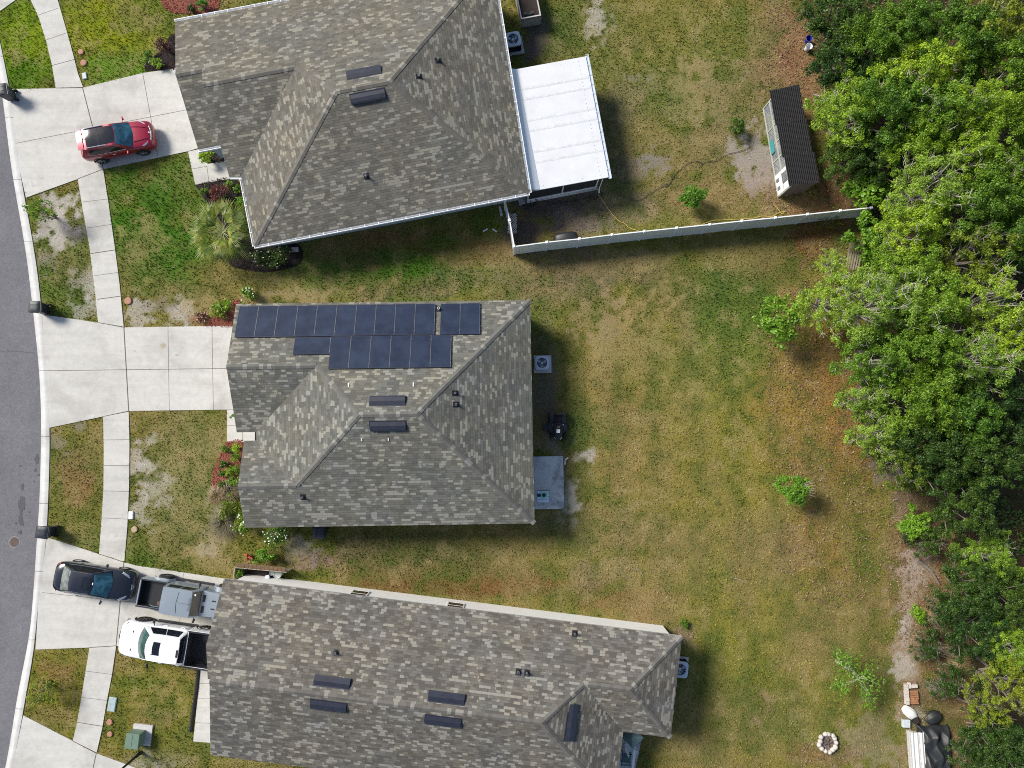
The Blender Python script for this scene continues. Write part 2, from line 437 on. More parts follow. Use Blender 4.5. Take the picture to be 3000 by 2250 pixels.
def kerb(inner, outer, name):
    prof = [(1.0, -0.3), (1.0, 0.03), (0.72, 0.045), (0.5, 0.02), (0.3, -0.06), (-0.02, -0.094), (-0.02, -0.3)]   # share from road edge to lawn edge, height
    mb = MB()
    mb.grid(lambda s, t: (*outer[min(NK - 1, round(s * (NK - 1)))].lerp(inner[min(NK - 1, round(s * (NK - 1)))], prof[round(t * 6)][0]), prof[round(t * 6)][1]), NK - 1, 6)
    for i in range(4, NK - 4, 6):
        a, b = outer[i], inner[i]; d = (outer[i + 1] - outer[i]).normalized() * 0.012
        for (k0, z0), (k1, z1) in zip(prof[1:5], prof[2:6]):
            p0, p1 = a.lerp(b, k0), a.lerp(b, k1)
            mb.quad((*(p0 - d), z0 + .004), (*(p1 - d), z1 + .004), (*(p1 + d), z1 + .004), (*(p0 + d), z0 + .004), 1)
    o = mb.build(name, [M['kerb'], M['joint']], smooth=True, angle=50); return structure(o)
kerb(ki_, re_, 'kerb')
kerb([p + Vector((-ROADW - 0.5, 0)) for p in re_], far, 'kerb')

PAVED = []           # polygons kept free of grass
def slab(name, px, z=0.03, m='concrete', z0=-0.25, joints=(), zpx=0.03, stains=()):
    poly = pxl(px, zpx); PAVED.append(poly)
    mb = MB(); mb.prism(poly, z0, z)
    for j in joints:
        w = j[4] if len(j) > 4 else 0.028
        a, b = Vector(P2(j[0], j[1], zpx)), Vector(P2(j[2], j[3], zpx))
        d = (b - a).normalized(); n = Vector((-d.y, d.x)) * w / 2
        mb.quad((*(a - n), z + .004), (*(b - n), z + .004), (*(b + n), z + .004), (*(a + n), z + .004), 1)
    for st_ in stains: mb.add(blot(*st_, z=z + .003), [list(range(14))], 2)
    return structure(mb.build(name, [M[m], M['joint'], M['tanstain']]))

slab('driveway', [(29, 261), (242, 257), (421, 213), (525, 199), (600, 428), (550, 443), (300, 496), (228, 524), (76, 579), (58, 500), (42, 380)],
     joints=[(242, 257, 303, 495, .05), (418, 214, 462, 458, .025), (45, 420, 545, 322, .025), (242, 257, 165, 258, .03), (303, 495, 228, 524, .04)])
slab('driveway', [(123, 921), (287, 945), (363, 959), (700, 954), (715, 1199), (664, 1200), (377, 1204), (302, 1220), (145, 1253), (143, 1200), (137, 1100)],
     joints=[(363, 959, 377, 1204, .055), (492, 957, 496, 1203, .022), (621, 956, 625, 1201, .022), (137, 1086, 700, 1079, .03), (287, 945, 363, 959, .03), (302, 1220, 377, 1204, .03)], stains=[(477, 1013, .19), (395, 1028, .06, 1.4, .7), (517, 1040, .09, 1.3, .7)])
slab('driveway', [(137, 1574), (289, 1623), (363, 1647), (398, 1657), (690, 1700), (660, 1935), (340, 1892), (262, 1897), (104, 1903), (112, 1769), (126, 1660)],
     joints=[(363, 1647, 340, 1892, .05), (124, 1736, 640, 1790, .022), (537, 1680, 520, 1910, .02), (262, 1897, 340, 1892, .04), (289, 1623, 363, 1647, .03)])
slab('driveway', [(68, 2096), (213, 2171), (282, 2207), (398, 2250), (560, 2330), (430, 2560), (240, 2460), (-10, 2420), (36, 2250)],
     joints=[(282, 2207, 255, 2330, .045), (213, 2171, 282, 2207, .03)])
slab('driveway', [(-15, 42), (0, 32), (46, -1), (78, -42), (150, -62), (300, -110), (250, -330), (-76, -300), (-45, -120)])
SWL = [(79, -42), (90, 0), (113, 50), (135, 120), (152, 190), (163, 257)]; SWR = [(151, -62), (169, 0), (195, 90), (217, 170), (228, 215), (243, 255)]
def walk(L, R, joints): slab('sidewalk', L + R[::-1], joints=joints)
walk(SWL, SWR, [(107, 46, 170, 24, .02), (132, 118, 195, 96, .02), (152, 192, 218, 174, .03)])
walk([(228, 525), (240, 600), (262, 724), (278, 850), (287, 944)], [(302, 496), (317, 590), (336, 724), (350, 830), (362, 957)],
     [(240, 592, 316, 583, .02), (253, 668, 329, 657, .02), (265, 743, 339, 732, .045), (275, 808, 347, 798, .02), (284, 877, 357, 867, .04)])
walk([(302, 1221), (304, 1320), (303, 1430), (297, 1530), (290, 1622)], [(377, 1206), (379, 1300), (378, 1420), (373, 1540), (364, 1646)],
     [(303, 1289, 378, 1288, .025), (304, 1364, 379, 1364, .025), (302, 1438, 377, 1440, .02), (298, 1517, 375, 1521, .02)])
walk([(262, 1898), (250, 1970), (237, 2050), (225, 2120), (213, 2170)], [(340, 1893), (328, 1975), (310, 2070), (300, 2130), (283, 2205)],
     [(251, 1966, 329, 1976, .02), (239, 2043, 313, 2052, .02), (226, 2116, 302, 2128, .035)])
slab('front_path', [(551, 444), (588, 436), (610, 480), (662, 471), (690, 520), (684, 522), (572, 541)], joints=[(563, 495, 606, 487, .02), (606, 487, 612, 532, .02)])
slab('front_path', [(665, 1201), (716, 1200), (752, 1258), (752, 1297), (665, 1293)], joints=[(666, 1247, 712, 1247, .02), (711, 1262, 711, 1293, .02)])
slab('front_path', [(588, 1957), (650, 1950), (655, 2180), (566, 2172)], joints=[(585, 2002, 640, 2003, .02), (580, 2047, 640, 2047, .02), (572, 2117, 640, 2120, .02)])

# ---------------------------------------------------------------- houses
def newell(pts):
    n = Vector((0, 0, 0))
    for a, b in zip(pts, pts[1:] + pts[:1]): n += Vector(a).cross(Vector(b))
    return n.normalized()

class Fr:
    def __init__(s, deg):
        s.a = math.radians(deg); s.c, s.s = math.cos(s.a), math.sin(s.a)
    def w(s, p): return Vector((p[0] * s.c - p[1] * s.s, p[0] * s.s + p[1] * s.c, p[2] if len(p) > 2 else 0.0))
    def l(s, p): return Vector((p[0] * s.c + p[1] * s.s, -p[0] * s.s + p[1] * s.c, p[2] if len(p) > 2 else 0.0))

def plane_hit(u, v, p0, n):
    a = P(u, v, 0); c = Vector((0, 0, H)); d = a - c
    return c + d * ((Vector(p0) - c).dot(n) / d.dot(n))

class House:
    def __init__(s, name, label, deg, mats, wallmat, center):
        s.fr = Fr(deg); s.root = thing(name, label, 'house', tuple(s.fr.w((*center, 0))))
        s.mat, s.cap = mats; s.wallmat = wallmat; s.faces = {}
    def roof(s, faces, thick=0.16):
        V = []; Fc = []; UV = []; mi = []
        edges = {}
        for key, f in faces:
            w = [s.fr.w(p) for p in f]
            n = newell(w)
            if n.z < 0: w = w[::-1]; n = -n
            s.faces[key] = (w[0], n)
            e = Vector((0, 0, 1)).cross(n)
            e = e.normalized() if e.length > 1e-4 else Vector((1, 0, 0)); up = n.cross(e)
            b = len(V); V += [tuple(p) for p in w]; Fc.append(list(range(b, b + len(w))))
            UV += [(p.dot(e), p.dot(up)) for p in w]; mi.append(0)
            for p, q in zip(w, w[1:] + w[:1]):
                k = lambda x: (round(x.x, 2), round(x.y, 2), round(x.z, 2))
                if (k(q), k(p)) in edges: edges.pop((k(q), k(p)))
                else: edges[(k(p), k(q))] = (p, q)
        off = wloc(s.root)
        me = bpy.data.meshes.new('roof')
        me.from_pydata([(x - off.x, y - off.y, z) for x, y, z in V], [], Fc)
        uv = me.uv_layers.new(name='UVMap')
        for i, l in enumerate(me.loops): uv.data[i].uv = UV[l.vertex_index]
        me.materials.append(s.mat); me.update()
        s.ro = bpy.data.objects.new('roof', me); COL.objects.link(s.ro); s.ro.parent = s.root
        mb = MB(); d = Vector((0, 0, thick))
        for p, q in edges.values(): mb.quad(p - d, q - d, q, p)
        for f in Fc: mb.add([(V[i][0], V[i][1], V[i][2] - thick) for i in f], [list(range(len(f)))[::-1]])
        mb.build('fascia', M['fascia'], s.root)
    def caps(s, segs):
        mb = MB()
        for a, b, drop in segs:
            a, b = s.fr.w(a), s.fr.w(b)
            d = b - a; L = d.length; d.normalize(); side = Vector((0, 0, 1)).cross(d).normalized()
            n = max(1, int(L / 0.21)); W = 0.145
            for i in range(n):
                p = a + d * (L * i / n); q = a + d * (L * (i + 1.12) / n)
                z0, z1 = 0.012, 0.026
                dn = Vector((0, 0, -drop * W))
                def ln(pt, z): return [pt + side * W + dn + Vector((0, 0, z)), pt + Vector((0, 0, z + 0.008)), pt - side * W + dn + Vector((0, 0, z))]
                A, B = ln(p, z1), ln(q, z0)
                if i == n - 1: B = ln(b, z0)
                mb.add(A + B, [(0, 1, 4, 3), (1, 2, 5, 4)])
        mb.build('ridge_cap', s.cap, s.ro)
    def rowvent(s, u, v, key, ang=0.0, L=1.85, Wd=0.5, turn=False):
        p0, n = s.faces[key]; c = plane_hit(u, v, p0, n)
        e = Vector((0, 0, 1)).cross(n).normalized(); up = n.cross(e)
        mb = MB(); h = 0.13
        def at(x, y, z): return c + e * x + up * y + n * z
        a, b = L / 2, Wd / 2
        mb.add([at(-a - .05, -b, .012), at(a + .05, -b, .012), at(a + .05, b + .06, .012), at(-a - .05, b + .06, .012)], [(0, 1, 2, 3)])
        pr = [(-b, .02), (-b, h * .9), (-b + .1, h), (b * .2, h * .85), (b, .02)]
        mb.grid(lambda x, t: at(-a + 2 * a * x, *pr[round(t * 4)]), 1, 4, flip=False)
        for sx in (-a, a): mb.add([at(sx, *q) for q in pr], [list(range(5))])
        mb.build('box_vent', M['navy'], s.ro, merge=False)
    def pipe(s, u, v, key, r=0.05, h=0.32, col='alloy'):
        p0, n = s.faces[key]; c = plane_hit(u, v, p0, n)
        mb = MB(); e = Vector((0, 0, 1)).cross(n).normalized(); up = n.cross(e)
        mb.add([c + e * x + up * y + n * .014 for x, y in ((-.15, -.15), (.15, -.15), (.15, .2), (-.15, .2))], [(0, 1, 2, 3)], 1)
        mb.tube([c, c + Vector((0, 0, .1))], [0.1, 0.07], 12, 1)
        mb.tube([c + Vector((0, 0, .1)), c + Vector((0, 0, h))], r, 12, 0)
        mb.tube([c + Vector((0, 0, h - .002)), c + Vector((0, 0, h + .002))], r * .75, 12, 1)
        mb.build('vent_pipe', [M[col], M['dark']], s.ro, smooth=True)
    def gutter(s, a, b, out, m='white', w=0.13, hangers=True):
        a, b = s.fr.w(a), s.fr.w(b); o = s.fr.w((*out, 0)).normalized()
        d = (b - a); L = d.length; d.normalize(); mb = MB()
        ang = math.atan2(d.y, d.x); mid = (a + b) / 2; z = a.z - 0.02
        mb.box(Vector((mid.x, mid.y, z - 0.13)) + o * (w / 2 + .012), (L, w, 0.012), ang)
        mb.box(Vector((mid.x, mid.y, z - 0.06)) + o * (w + .006), (L, 0.03, 0.15), ang)
        mb.box(Vector((mid.x, mid.y, z - 0.06)) + o * 0.012, (L, 0.012, 0.13), ang)
        if hangers:
            k = int(L / 0.75)
            for i in range(k + 1):
                p = a + d * (L * i / max(1, k)); mb.box(Vector((p.x, p.y, z + .005)) + o * (w / 2 + .01), (0.035, w + .05, 0.014), ang)
        mb.build('gutter', M[m], s.root)
    def walls(s, poly, h=2.58, gables=()):
        mb = MB(); w = [s.fr.w((*p, 0)) for p in poly]
        n = len(w)
        for p, q in zip(w, w[1:] + w[:1]):
            mb.quad(p, q, (q.x, q.y, h), (p.x, p.y, h))
        for g in gables:
            mb.add([s.fr.w(p) for p in g], [list(range(len(g)))])
        mb.build('wall', s.wallmat, s.root)
    def window(s, c, along, w=0.9, h=1.2, door=False):
        c = s.fr.w(c); al = s.fr.w((*along, 0)).normalized(); out = Vector((al.y, -al.x, 0)); ang = math.atan2(al.y, al.x)
        f = MB()
        for sg in (-1, 1): f.box(c + al * sg * (w / 2 + .03) + out * .02, (.06, .04, h + .12), ang)
        for sg in (-1, 1): f.box(c + Vector((0, 0, sg * (h / 2 + .03))) + out * .02, (w, .036, .06), ang)
        f.box(c + Vector((0, 0, 0)) + out * .018, (w, .03, .03), ang)
        fo = f.build('window', M['white'], s.root)
        MB().box(c + out * .012, (w - .002, .024, h - .002), ang).build('pane', M['glass_dark'], fo)
    def garage(s, a, b, h=2.2):
        a, b = s.fr.w(a), s.fr.w(b); d = b - a; L = d.length; d.normalize(); ang = math.atan2(d.y, d.x); out = Vector((d.y, -d.x, 0))
        mb = MB()
        for k in range(4): mb.box((a + b) / 2 + Vector((0, 0, h * (k + .5) / 4)) + out * .03, (L, .05, h / 4 - .02), ang)
        mb.build('garage_door', M['white'], s.root)

# middle house -------------------------------------------------------------------------------------------
mh = House('house', 'hip roofed grey shingle house carrying the rows of solar panels', 0.85, (shingle('grey_shingles', SH_C), capmat('grey_caps', SH_C)), M['wall_grey'], (-7, 1))
gz, rz_, g2z = 4.11, 5.15, 3.64
NWg = (-15.32, 7.3, 2.7); NE = (1.12, 7.28, 2.7); SE = (1.16, -5.08, 2.7); SWm = (-14.7, -5.08, 2.7)
apE, apW = (-4.94, .95, rz_), (-7.93, .95, rz_); gP, gE = (-15.25, 3.64, gz), (-10.43, 3.64, gz)
v1, v2 = (-14.13, .14, 2.7), (-14.13, -.33, 2.7); sg = (-15.2, .14, 2.7); g2P, g2E, g2N = (-14.75, -2.77, g2z), (-11.61, -2.77, g2z), (-14.8, -.33, 2.7)
mh.roof([('N', [NWg, gP, gE, apW, apE, NE]), ('E', [NE, apE, SE]), ('S', [SWm, SE, apE, apW, g2E, g2P]), ('W', [apW, gE, v1, v2, g2E]),
         ('GS', [gP, sg, v1, gE]), ('G2', [g2P, g2E, v2, g2N])])
mh.caps([(gP, gE, .38), (gE, apW, .27), (apW, apE, .4), (apW, g2E, .27), (g2P, g2E, .4), (apE, NE, .27), (apE, SE, .27)])
mh.walls([(-14.9, 6.95), (-14.9, .5), (-13.6, .5), (-13.6, -.75), (-14.4, -.75), (-14.4, -4.75), (.75, -4.75), (.75, 6.95)],
         gables=[[(-14.9, 6.95, 2.58), (-14.9, .5, 2.58), (-14.9, 3.64, 3.9)], [(-14.4, -.75, 2.58), (-14.4, -4.75, 2.58), (-14.4, -2.77, 3.4)]])
for u, v in ((1136, 1174),): mh.rowvent(u, v, 'N')
mh.rowvent(1137, 1248, 'S')
mh.pipe(1335, 1152, 'E'); mh.pipe(1337, 1185, 'E', .06, .2); mh.pipe(888, 1457, 'S'); mh.pipe(1286, 905, 'N', .07, .3, 'white')
for (u, v, k) in ((1022, 1128, 'N'), (1211, 1127, 'N'), (1060, 1288, 'S'), (1138, 1287, 'S')):
    p0, n = mh.faces[k]; c = plane_hit(u, v, p0, n); e = Vector((0, 0, 1)).cross(n).normalized(); up = n.cross(e)
    MB().box(c + n * .02, (0.05, 0.24 if k == 'N' else 0.14, .03), M=Matrix((e, up, n)).transposed()).build('roof_clip', M['white'], mh.ro)
mh.gutter(v2, v1, (-1, 0), 'dark', .05, False)
mh.garage((-14.9, 6.3, 0), (-14.9, 1.2, 0))
mh.window((-14.4, -2.8, 1.5), (0, -1), 1.4, 1.3); mh.window((.75, 4.3, 1.5), (0, 1)); mh.window((.75, -2.0, 1.1), (0, 1), 1.7, 2.1)
mh.window((-9, -4.75, 1.5), (1, 0)); mh.window((-3, -4.75, 1.5), (1, 0)); mh.window((-9, 6.95, 1.5), (-1, 0)); mh.window((-3, 6.95, 1.5), (-1, 0))

# upper house --------------------------------------------------------------------------------------------
th = House('house', 'pale blue house with white gutters and a white patio roof behind it', 11.1, (shingle('tan_shingles', SH_T), capmat('tan_caps', SH_T)), M['wall_blue'], (-4, 19))
tNW = (-14.47, 26.73, 2.7); tNE = (4.03, 26.73, 2.7); tSE = (3.53, 13.0, 2.7); tSW = (-12.21, 12.97, 2.7)
aE, aW = (-2.88, 19.55, 5.2), (-5.75, 19.55, 5.2); ge, gp = (-7.8, 21.75, 4.43), (-12.95, 21.75, 4.43); b1, b2 = (-12.95, 22.8, 4.07), (-14.43, 22.8, 4.07)
bS1, bS2 = (-12.95, 19.05, 2.7), (-14.4, 19.05, 2.7); st, po = (-12.28, 17.02, 2.7), (-12.93, 17.12, 2.7)
th.roof([('N', [tNW, b2, b1, gp, ge, aW, aE, tNE]), ('BS', [b2, bS2, bS1, b1]), ('GS', [gp, po, st, ge]), ('W', [aW, ge, st, tSW]), ('S', [tSW, tSE, aE, aW]), ('E', [tNE, aE, tSE])])
th.caps([(b2, b1, .36), (gp, ge, .36), (ge, aW, .26), (aW, aE, .37), (aW, tSW, .27), (aE, tSE, .27), (aE, tNE, .27)])
th.walls([(-14.05, 26.3), (-14.05, 19.5), (-12.6, 19.5), (-12.0, 17.4), (-11.85, 17.0), (-11.85, 13.55), (3.1, 13.55), (3.55, 26.3)],
         gables=[[(-14.05, 26.3, 2.58), (-14.05, 19.5, 2.58), (-14.05, 22.8, 3.9)], [(-12.9, 22.4, 3.8), (-12.9, 17.5, 2.58), (-12.9, 21.75, 4.2)]])
MB().quad(th.fr.w((-12.95, 22.7, 3.8)), th.fr.w((-12.95, 19.1, 2.55)), th.fr.w((-12.95, 19.1, 3.35)), th.fr.w((-12.95, 21.7, 4.28))).build('gable_wall', M['wall_blue'], th.root)
th.rowvent(1067, 213, 'N'); th.rowvent(1079, 284, 'S')
th.pipe(1285, 178, 'E'); th.pipe(1228, 224, 'E', .06, .2, 'alloy'); th.pipe(1074, 518, 'S')
th.gutter(tSE, tSW, (0, -1)); th.gutter(tNE, tSE, (1, 0)); th.gutter(tNW, tNE, (0, 1)); th.gutter(bS2, bS1, (0, -1)); th.gutter(po, st, (0, -1), 'white', .09, False)
th.gutter(tSW, (-12.27, 16.9, 2.7), (-1, 0), 'white', .1)
th.garage((-14.05, 25.8, 0), (-14.05, 20.5, 0))
th.window((-11.85, 15.3, 1.5), (0, -1), 1.4, 1.3); th.window((-6, 13.55, 1.4), (1, 0), 1.0, 1.2); th.window((-1, 13.55, 1.4), (1, 0), 1.0, 1.2); th.window((-12.6, 18.9, 1.2), (0, -1), .8, 1.9)

# lower house --------------------------------------------------------------------------------------------
bh = House('house', 'cream walled house with brown grey shingles and a rear wing beside the long lawn', -7.0, (shingle('brown_shingles', SH_B), capmat('brown_caps', SH_B)), M['wall_white'], (-3, -14.5))
rz2 = 4.55
bN = (-14.6, -9.9, 2.7); bNE = (10.5, -9.9, 2.7); wE, wS = (7.8, -12.7, 3.79), (5.37, -12.7, 3.79); bA, bP = (3.33, -14.65, rz2), (-13.88, -14.65, rz2)
bb1, bb2 = (-13.88, -13.1, 3.95), (-14.55, -13.1, 3.95); bs1, bs2 = (-13.88, -15.1, 3.17), (-14.5, -15.1, 3.17)
bSE, bSW, wc, wSE = (7.9, -19.2, 2.7), (-13.94, -19.2, 2.7), (7.9, -15.3, 2.7), (10.46, -15.3, 2.7)
bh.roof([('N', [bN, bb2, bb1, bP, bA, wS, wE, bNE]), ('BS', [bb2, bs2, bs1, bb1]), ('S', [bP, bSW, bSE, bA]), ('E', [bA, bSE, wc, wS]), ('WS', [wS, wc, wSE, wE]), ('WE', [wE, wSE, bNE])])
bh.caps([(bP, bA, .4), (bA, wS, .28), (wS, wE, .4), (bA, bSE, .28), (wE, bNE, .28), (wE, wSE, .28), (bb2, bb1, .39)])
bh.walls([(-14.25, -10.12), (-14.25, -14.6), (-13.5, -14.6), (-13.5, -18.8), (7.5, -18.8), (7.5, -14.9), (10.05, -14.9), (10.05, -10.12)],
         gables=[[(-14.25, -10.12, 2.58), (-14.25, -14.6, 2.58), (-14.25, -13.1, 3.75)], [(-13.5, -10.2, 2.58), (-13.5, -18.8, 2.58), (-13.5, -14.65, 4.35)]])
bh.rowvent(974, 1997, 'N'); bh.rowvent(1309, 2043, 'N'); bh.rowvent(963, 2067, 'S'); bh.rowvent(1298, 2112, 'S'); bh.rowvent(1674, 2116, 'E')
bh.pipe(985, 1911, 'N'); bh.pipe(1684, 1855, 'N'); bh.pipe(1519, 1967, 'N', .06, .25); bh.pipe(1544, 1970, 'N', .06, .3)
for uu in (-7.4, -1.95):
    bh.window((uu, -10.12, 1.42), (-1, 0), .84, 1.25)
bh.garage((-14.25, -10.5, 0), (-14.25, -14.3, 0)); bh.window((10.05, -12.5, 1.4), (0, 1), 1.0, 1.2); bh.window((7.5, -17.2, 1.1), (0, 1), 1.8, 2.1); bh.window((-4, -18.8, 1.4), (1, 0)); bh.window((-13.5, -16.8, 1.4), (0, -1), 1.3, 1.2)

# ---------------------------------------------------------------- solar panels on the middle roof
pN, nN = mh.faces['N']; eN = Vector((0, 0, 1)).cross(nN).normalized(); uN = nN.cross(eN)
if eN.x < 0: eN = -eN
RN = Matrix((eN, nN.cross(eN), nN)).transposed(); sgn = 1 if (nN.cross(eN)).y > 0 else -1
upN = nN.cross(eN) * sgn      # towards +y, that is down the slope to the north eave
def solar(c, w, h, label):
    o = thing('solar_panel', label, 'solar panel', tuple(c), 0, 'solar panels on the middle roof')
    o.rotation_mode = 'QUATERNION'; o.rotation_quaternion = RN.to_quaternion()
    f = MB(); t = .022
    for sx in (-1, 1): f.box((sx * (w / 2 - t / 2), 0, .07), (t, h, .04))
    for sy in (-1, 1): f.box((0, sy * (h / 2 - t / 2), .07), (w - 2 * t, t, .0396))
    for sx in (-1, 1):
        for yy in (-.3, .3): f.box((sx * (w / 2 - .06), yy * h, .03), (.06, .08, .045))
    f.build('frame', M['navy'], o, local=True)
    MB().box((0, 0, .075), (w - 2 * t, h - 2 * t, .02)).build('solar_cells', M['solar'], o, local=True)
    c2 = MB()
    c2.box((w / 2 + .010, 0, .092), (.018, h, .012))
    for yy in (-.36, .36): c2.box((w / 2 + .008, yy * h, .099), (.05, .06, .012))
    c2.build('clamp', plain('clamp_grey', (.12, .13, .16), .5), o, local=True)
c0 = plane_hit(703, 900, pN, nN)
ords = ['first', 'second', 'third', 'fourth', 'fifth', 'sixth', 'seventh', 'eighth', 'ninth', 'tenth', 'eleventh', 'twelfth']
PW, PH = 1.068, 1.96
x_end = (plane_hit(1275, 900, pN, nN) - c0).dot(eN); PW = x_end / 10.0
for i in range(10):
    solar(c0 + eN * (PW * (i + .5)) - upN * (PH / 2), PW - .022, PH, '%s solar panel from the left in the long row along the eave' % ords[i])
c1 = plane_hit(1292, 892, pN, nN)
for i in range(2):
    solar(c1 + eN * (PW * (i + .5)) - upN * (PH / 2), PW - .022, PH, ['solar panel just right of the roof pipe beside the eave', 'rightmost solar panel of the eave row nearest the hip'][i])
c2 = plane_hit(972, 987, pN, nN); k2 = (c2 - c0).dot(eN); row2 = c0 - upN * (PH + .03)
for i in range(6):
    solar(row2 + eN * (k2 + PW * (i + .5)) - upN * (PH / 2), PW - .022, PH, '%s upright solar panel from the left in the lower row' % ords[i])
solar(row2 + eN * (k2 - PH / 2 - .02) - upN * (PW * .5), PH - .01, PW - .03, 'lone sideways solar panel at the left end of the lower row')
# ---------------------------------------------------------------- vehicles
def lerp(a, b, t): return a + (b - a) * t

class Cabin:
    def __init__(s, xf, xr, w, z, bf=(.12, .1), br=(.06, .05), bulge=.04, crown=.06):
        s.xf, s.xr, s.wd, s.z, s.bf, s.br, s.bulge, s.crown = xf, xr, w, z, bf, br, bulge, crown
    def side(s, which, a, t):
        w = lerp(*s.wd, t); z = lerp(*s.z, t ** .85); xf = lerp(*s.xf, t); xr = lerp(*s.xr, t); k = 1 - (2 * a - 1) ** 2
        if which == 'F': return Vector((xf + lerp(*s.bf, t) * k, lerp(-w, w, a), z))
        if which == 'R': return Vector((xr - lerp(*s.br, t) * k, lerp(-w, w, a), z))
        sg = 1 if which == 'L' else -1
        return Vector((lerp(xr, xf, a), sg * w * (1 + s.bulge * k), z))
    def top(s, a, q):
        k = 1 - (2 * a - 1) ** 2; w = s.wd[1]; kq = 1 - (2 * q - 1) ** 2
        x = lerp(s.xr[1] - s.br[1] * kq, s.xf[1] + s.bf[1] * kq, a)
        return Vector((x, lerp(-w, w, q) * (1 + s.bulge * k), s.z[1] + s.crown * kq * (1 - (2 * a - 1) ** 4)))
    def body(s, name, mat, parent):
        mb = MB()
        for wh in ('F', 'R', 'L', 'K'):
            mb.grid(lambda a, t, wh=wh: s.side(wh, a, t), 10, 4)
        mb.grid(s.top, 10, 10)
        return mb.build(name, mat, parent, local=True, smooth=True, merge=True, angle=50)
    def panel(s, name, mat, parent, which, a0, a1, t0, t1, off=.008, skew=0.0, na=8, nt=4):
        fn = s.top if which == 'T' else (lambda a, t: s.side(which, a, t))
        def pt(i, j):
            t = lerp(t0, t1, j); a = lerp(a0, a1, i) + skew * 0
            if which in 'LK' and skew: # raked ends
                a = lerp(a0 + skew * (1 - j) * 0, a1, i)
            p = fn(a, t); e = 1e-3
            n = (fn(a + e, t) - fn(a - e, t)).cross(fn(a, t + e) - fn(a, t - e)).normalized()
            c = Vector(((s.xf[0] + s.xr[0]) / 2, 0, s.z[0] - .3))
            if n.dot(p - c) < 0: n = -n
            return p + n * off
        mb = MB(); mb.grid(pt, na, nt)
        o = mb.build(name, mat, parent, local=True, smooth=True, merge=True, angle=180)
        return o

def loft_body(name, mat, parent, st, seg=None):
    """st: (x, half width, bottom z, shoulder z, centre z, shoulder inset)"""
    mb = MB()
    def ring(i):
        x, w, zb, zs, zt, ins = st[i]; h = zs - zb
        half = [(w * .86, zb), (w * .97, zb + h * .12), (w, zb + h * .45), (w * .99, zb + h * .72), (w - ins * .35, zs - .03), (w - ins, zs), (w * .62, lerp(zs, zt, .7)), (w * .3, lerp(zs, zt, .95)), (0, zt)]
        return [(x, y, z) for y, z in half] + [(x, -y, z) for y, z in half[-2::-1]]
    R = [ring(i) for i in range(len(st))]; n = len(R[0])
    vs = [p for r in R for p in r]; fs = []
    for i in range(len(R) - 1):
        for k in range(n - 1): fs.append((i * n + k, i * n + k + 1, (i + 1) * n + k + 1, (i + 1) * n + k))
        fs.append((i * n + n - 1, i * n, (i + 1) * n, (i + 1) * n + n - 1))
    fs.append(tuple(range(n))); fs.append(tuple(range((len(R) - 1) * n, len(R) * n)))
    mb.add(vs, fs)
    return mb.build(name, mat, parent, local=True, smooth=True, merge=True, subsurf=1, angle=180)

def wheel(parent, x, y, r, w, rim, spokes=5, rr=.62):
    sg = 1 if y > 0 else -1
    mb = MB(); prof = [(-w / 2, r * .8), (-w / 2, r * .93), (-w * .38, r), (w * .38, r), (w / 2, r * .93), (w / 2, r * rr)]
    mb.grid(lambda a, t: Vector((x + math.cos(2 * math.pi * a) * prof[round(t * 5)][1], y + sg * prof[round(t * 5)][0], r + math.sin(2 * math.pi * a) * prof[round(t * 5)][1])), 28, 5)
    mb.tube([(x, y - sg * w * .48, r), (x, y + sg * w * .3, r)], r * .8, 20)
    o = mb.build('wheel', M['rubber'], parent, local=True, smooth=True, angle=50)
    mb = MB(); yo = y + sg * w * .46
    mb.grid(lambda a, t: Vector((x + math.cos(2 * math.pi * a) * lerp(r * rr, r * (rr - .09), t), yo, r + math.sin(2 * math.pi * a) * lerp(r * rr, r * (rr - .09), t))), 28, 1)
    for k in range(spokes):
        a = 2 * math.pi * k / spokes + .3
        M3 = Matrix.Rotation(-a, 3, 'Y')
        mb.box(Vector((x, yo - sg * .012, r)) + M3 @ Vector((r * rr * .5, 0, 0)), (r * rr * .98, .03, r * .13), M=M3)
    mb.tube([(x, yo - sg * .03, r), (x, yo + sg * .006, r)], r * .14, 12)
    mb.build('rim', rim, o, local=True)
    return o

def arch(parent, x, y, r, wdt, mat=None):
    sg = 1 if y > 0 else -1; mb = MB()
    def pt(a, t):
        ang = math.pi * lerp(-.08, 1.08, a)
        pr = [(r, -wdt), (r + .05, -wdt * .2), (r + .045, .0), (r - .01, 0.0)][round(t * 3)]
        return Vector((x + math.cos(ang) * pr[0], y + sg * pr[1], r * .86 + math.sin(ang) * pr[0]))
    mb.grid(pt, 18, 3); mb.build('wheel_arch', mat or M['dark'], parent, local=True, smooth=True)

def mirror(parent, x, y, z, mat, s=1.0):
    sg = 1 if y > 0 else -1; mb = MB()
    mb.box((x, y + sg * .06, z), (.05, .16, .04), 0)
    mb.box((x + .02, y + sg * .2 * s, z + .04), (.11, .2 * s, .14), sg * .25, taper=.85)
    mb.build('wing_mirror', mat, parent, local=True, bevel=.025, smooth=True)

def strip(name, mat, parent, pts, r, n=6):
    return MB().tube(pts, r, n).build(name, mat, parent, local=True, smooth=True)

def lampshape(name, parent, pts, h, mat):
    mb = MB(); c = sum((Vector(p) for p in pts), Vector()) / len(pts)
    lo = [Vector(p) for p in pts]; hi = [c + (Vector(p) - c) * .86 + Vector((0, 0, h)) for p in pts]; n = len(pts)
    mb.add(lo + hi, [(i, (i + 1) % n, n + (i + 1) % n, n + i) for i in range(n)] + [list(range(n, 2 * n))])
    return mb.build(name, mat, parent, local=True, smooth=True, angle=30)

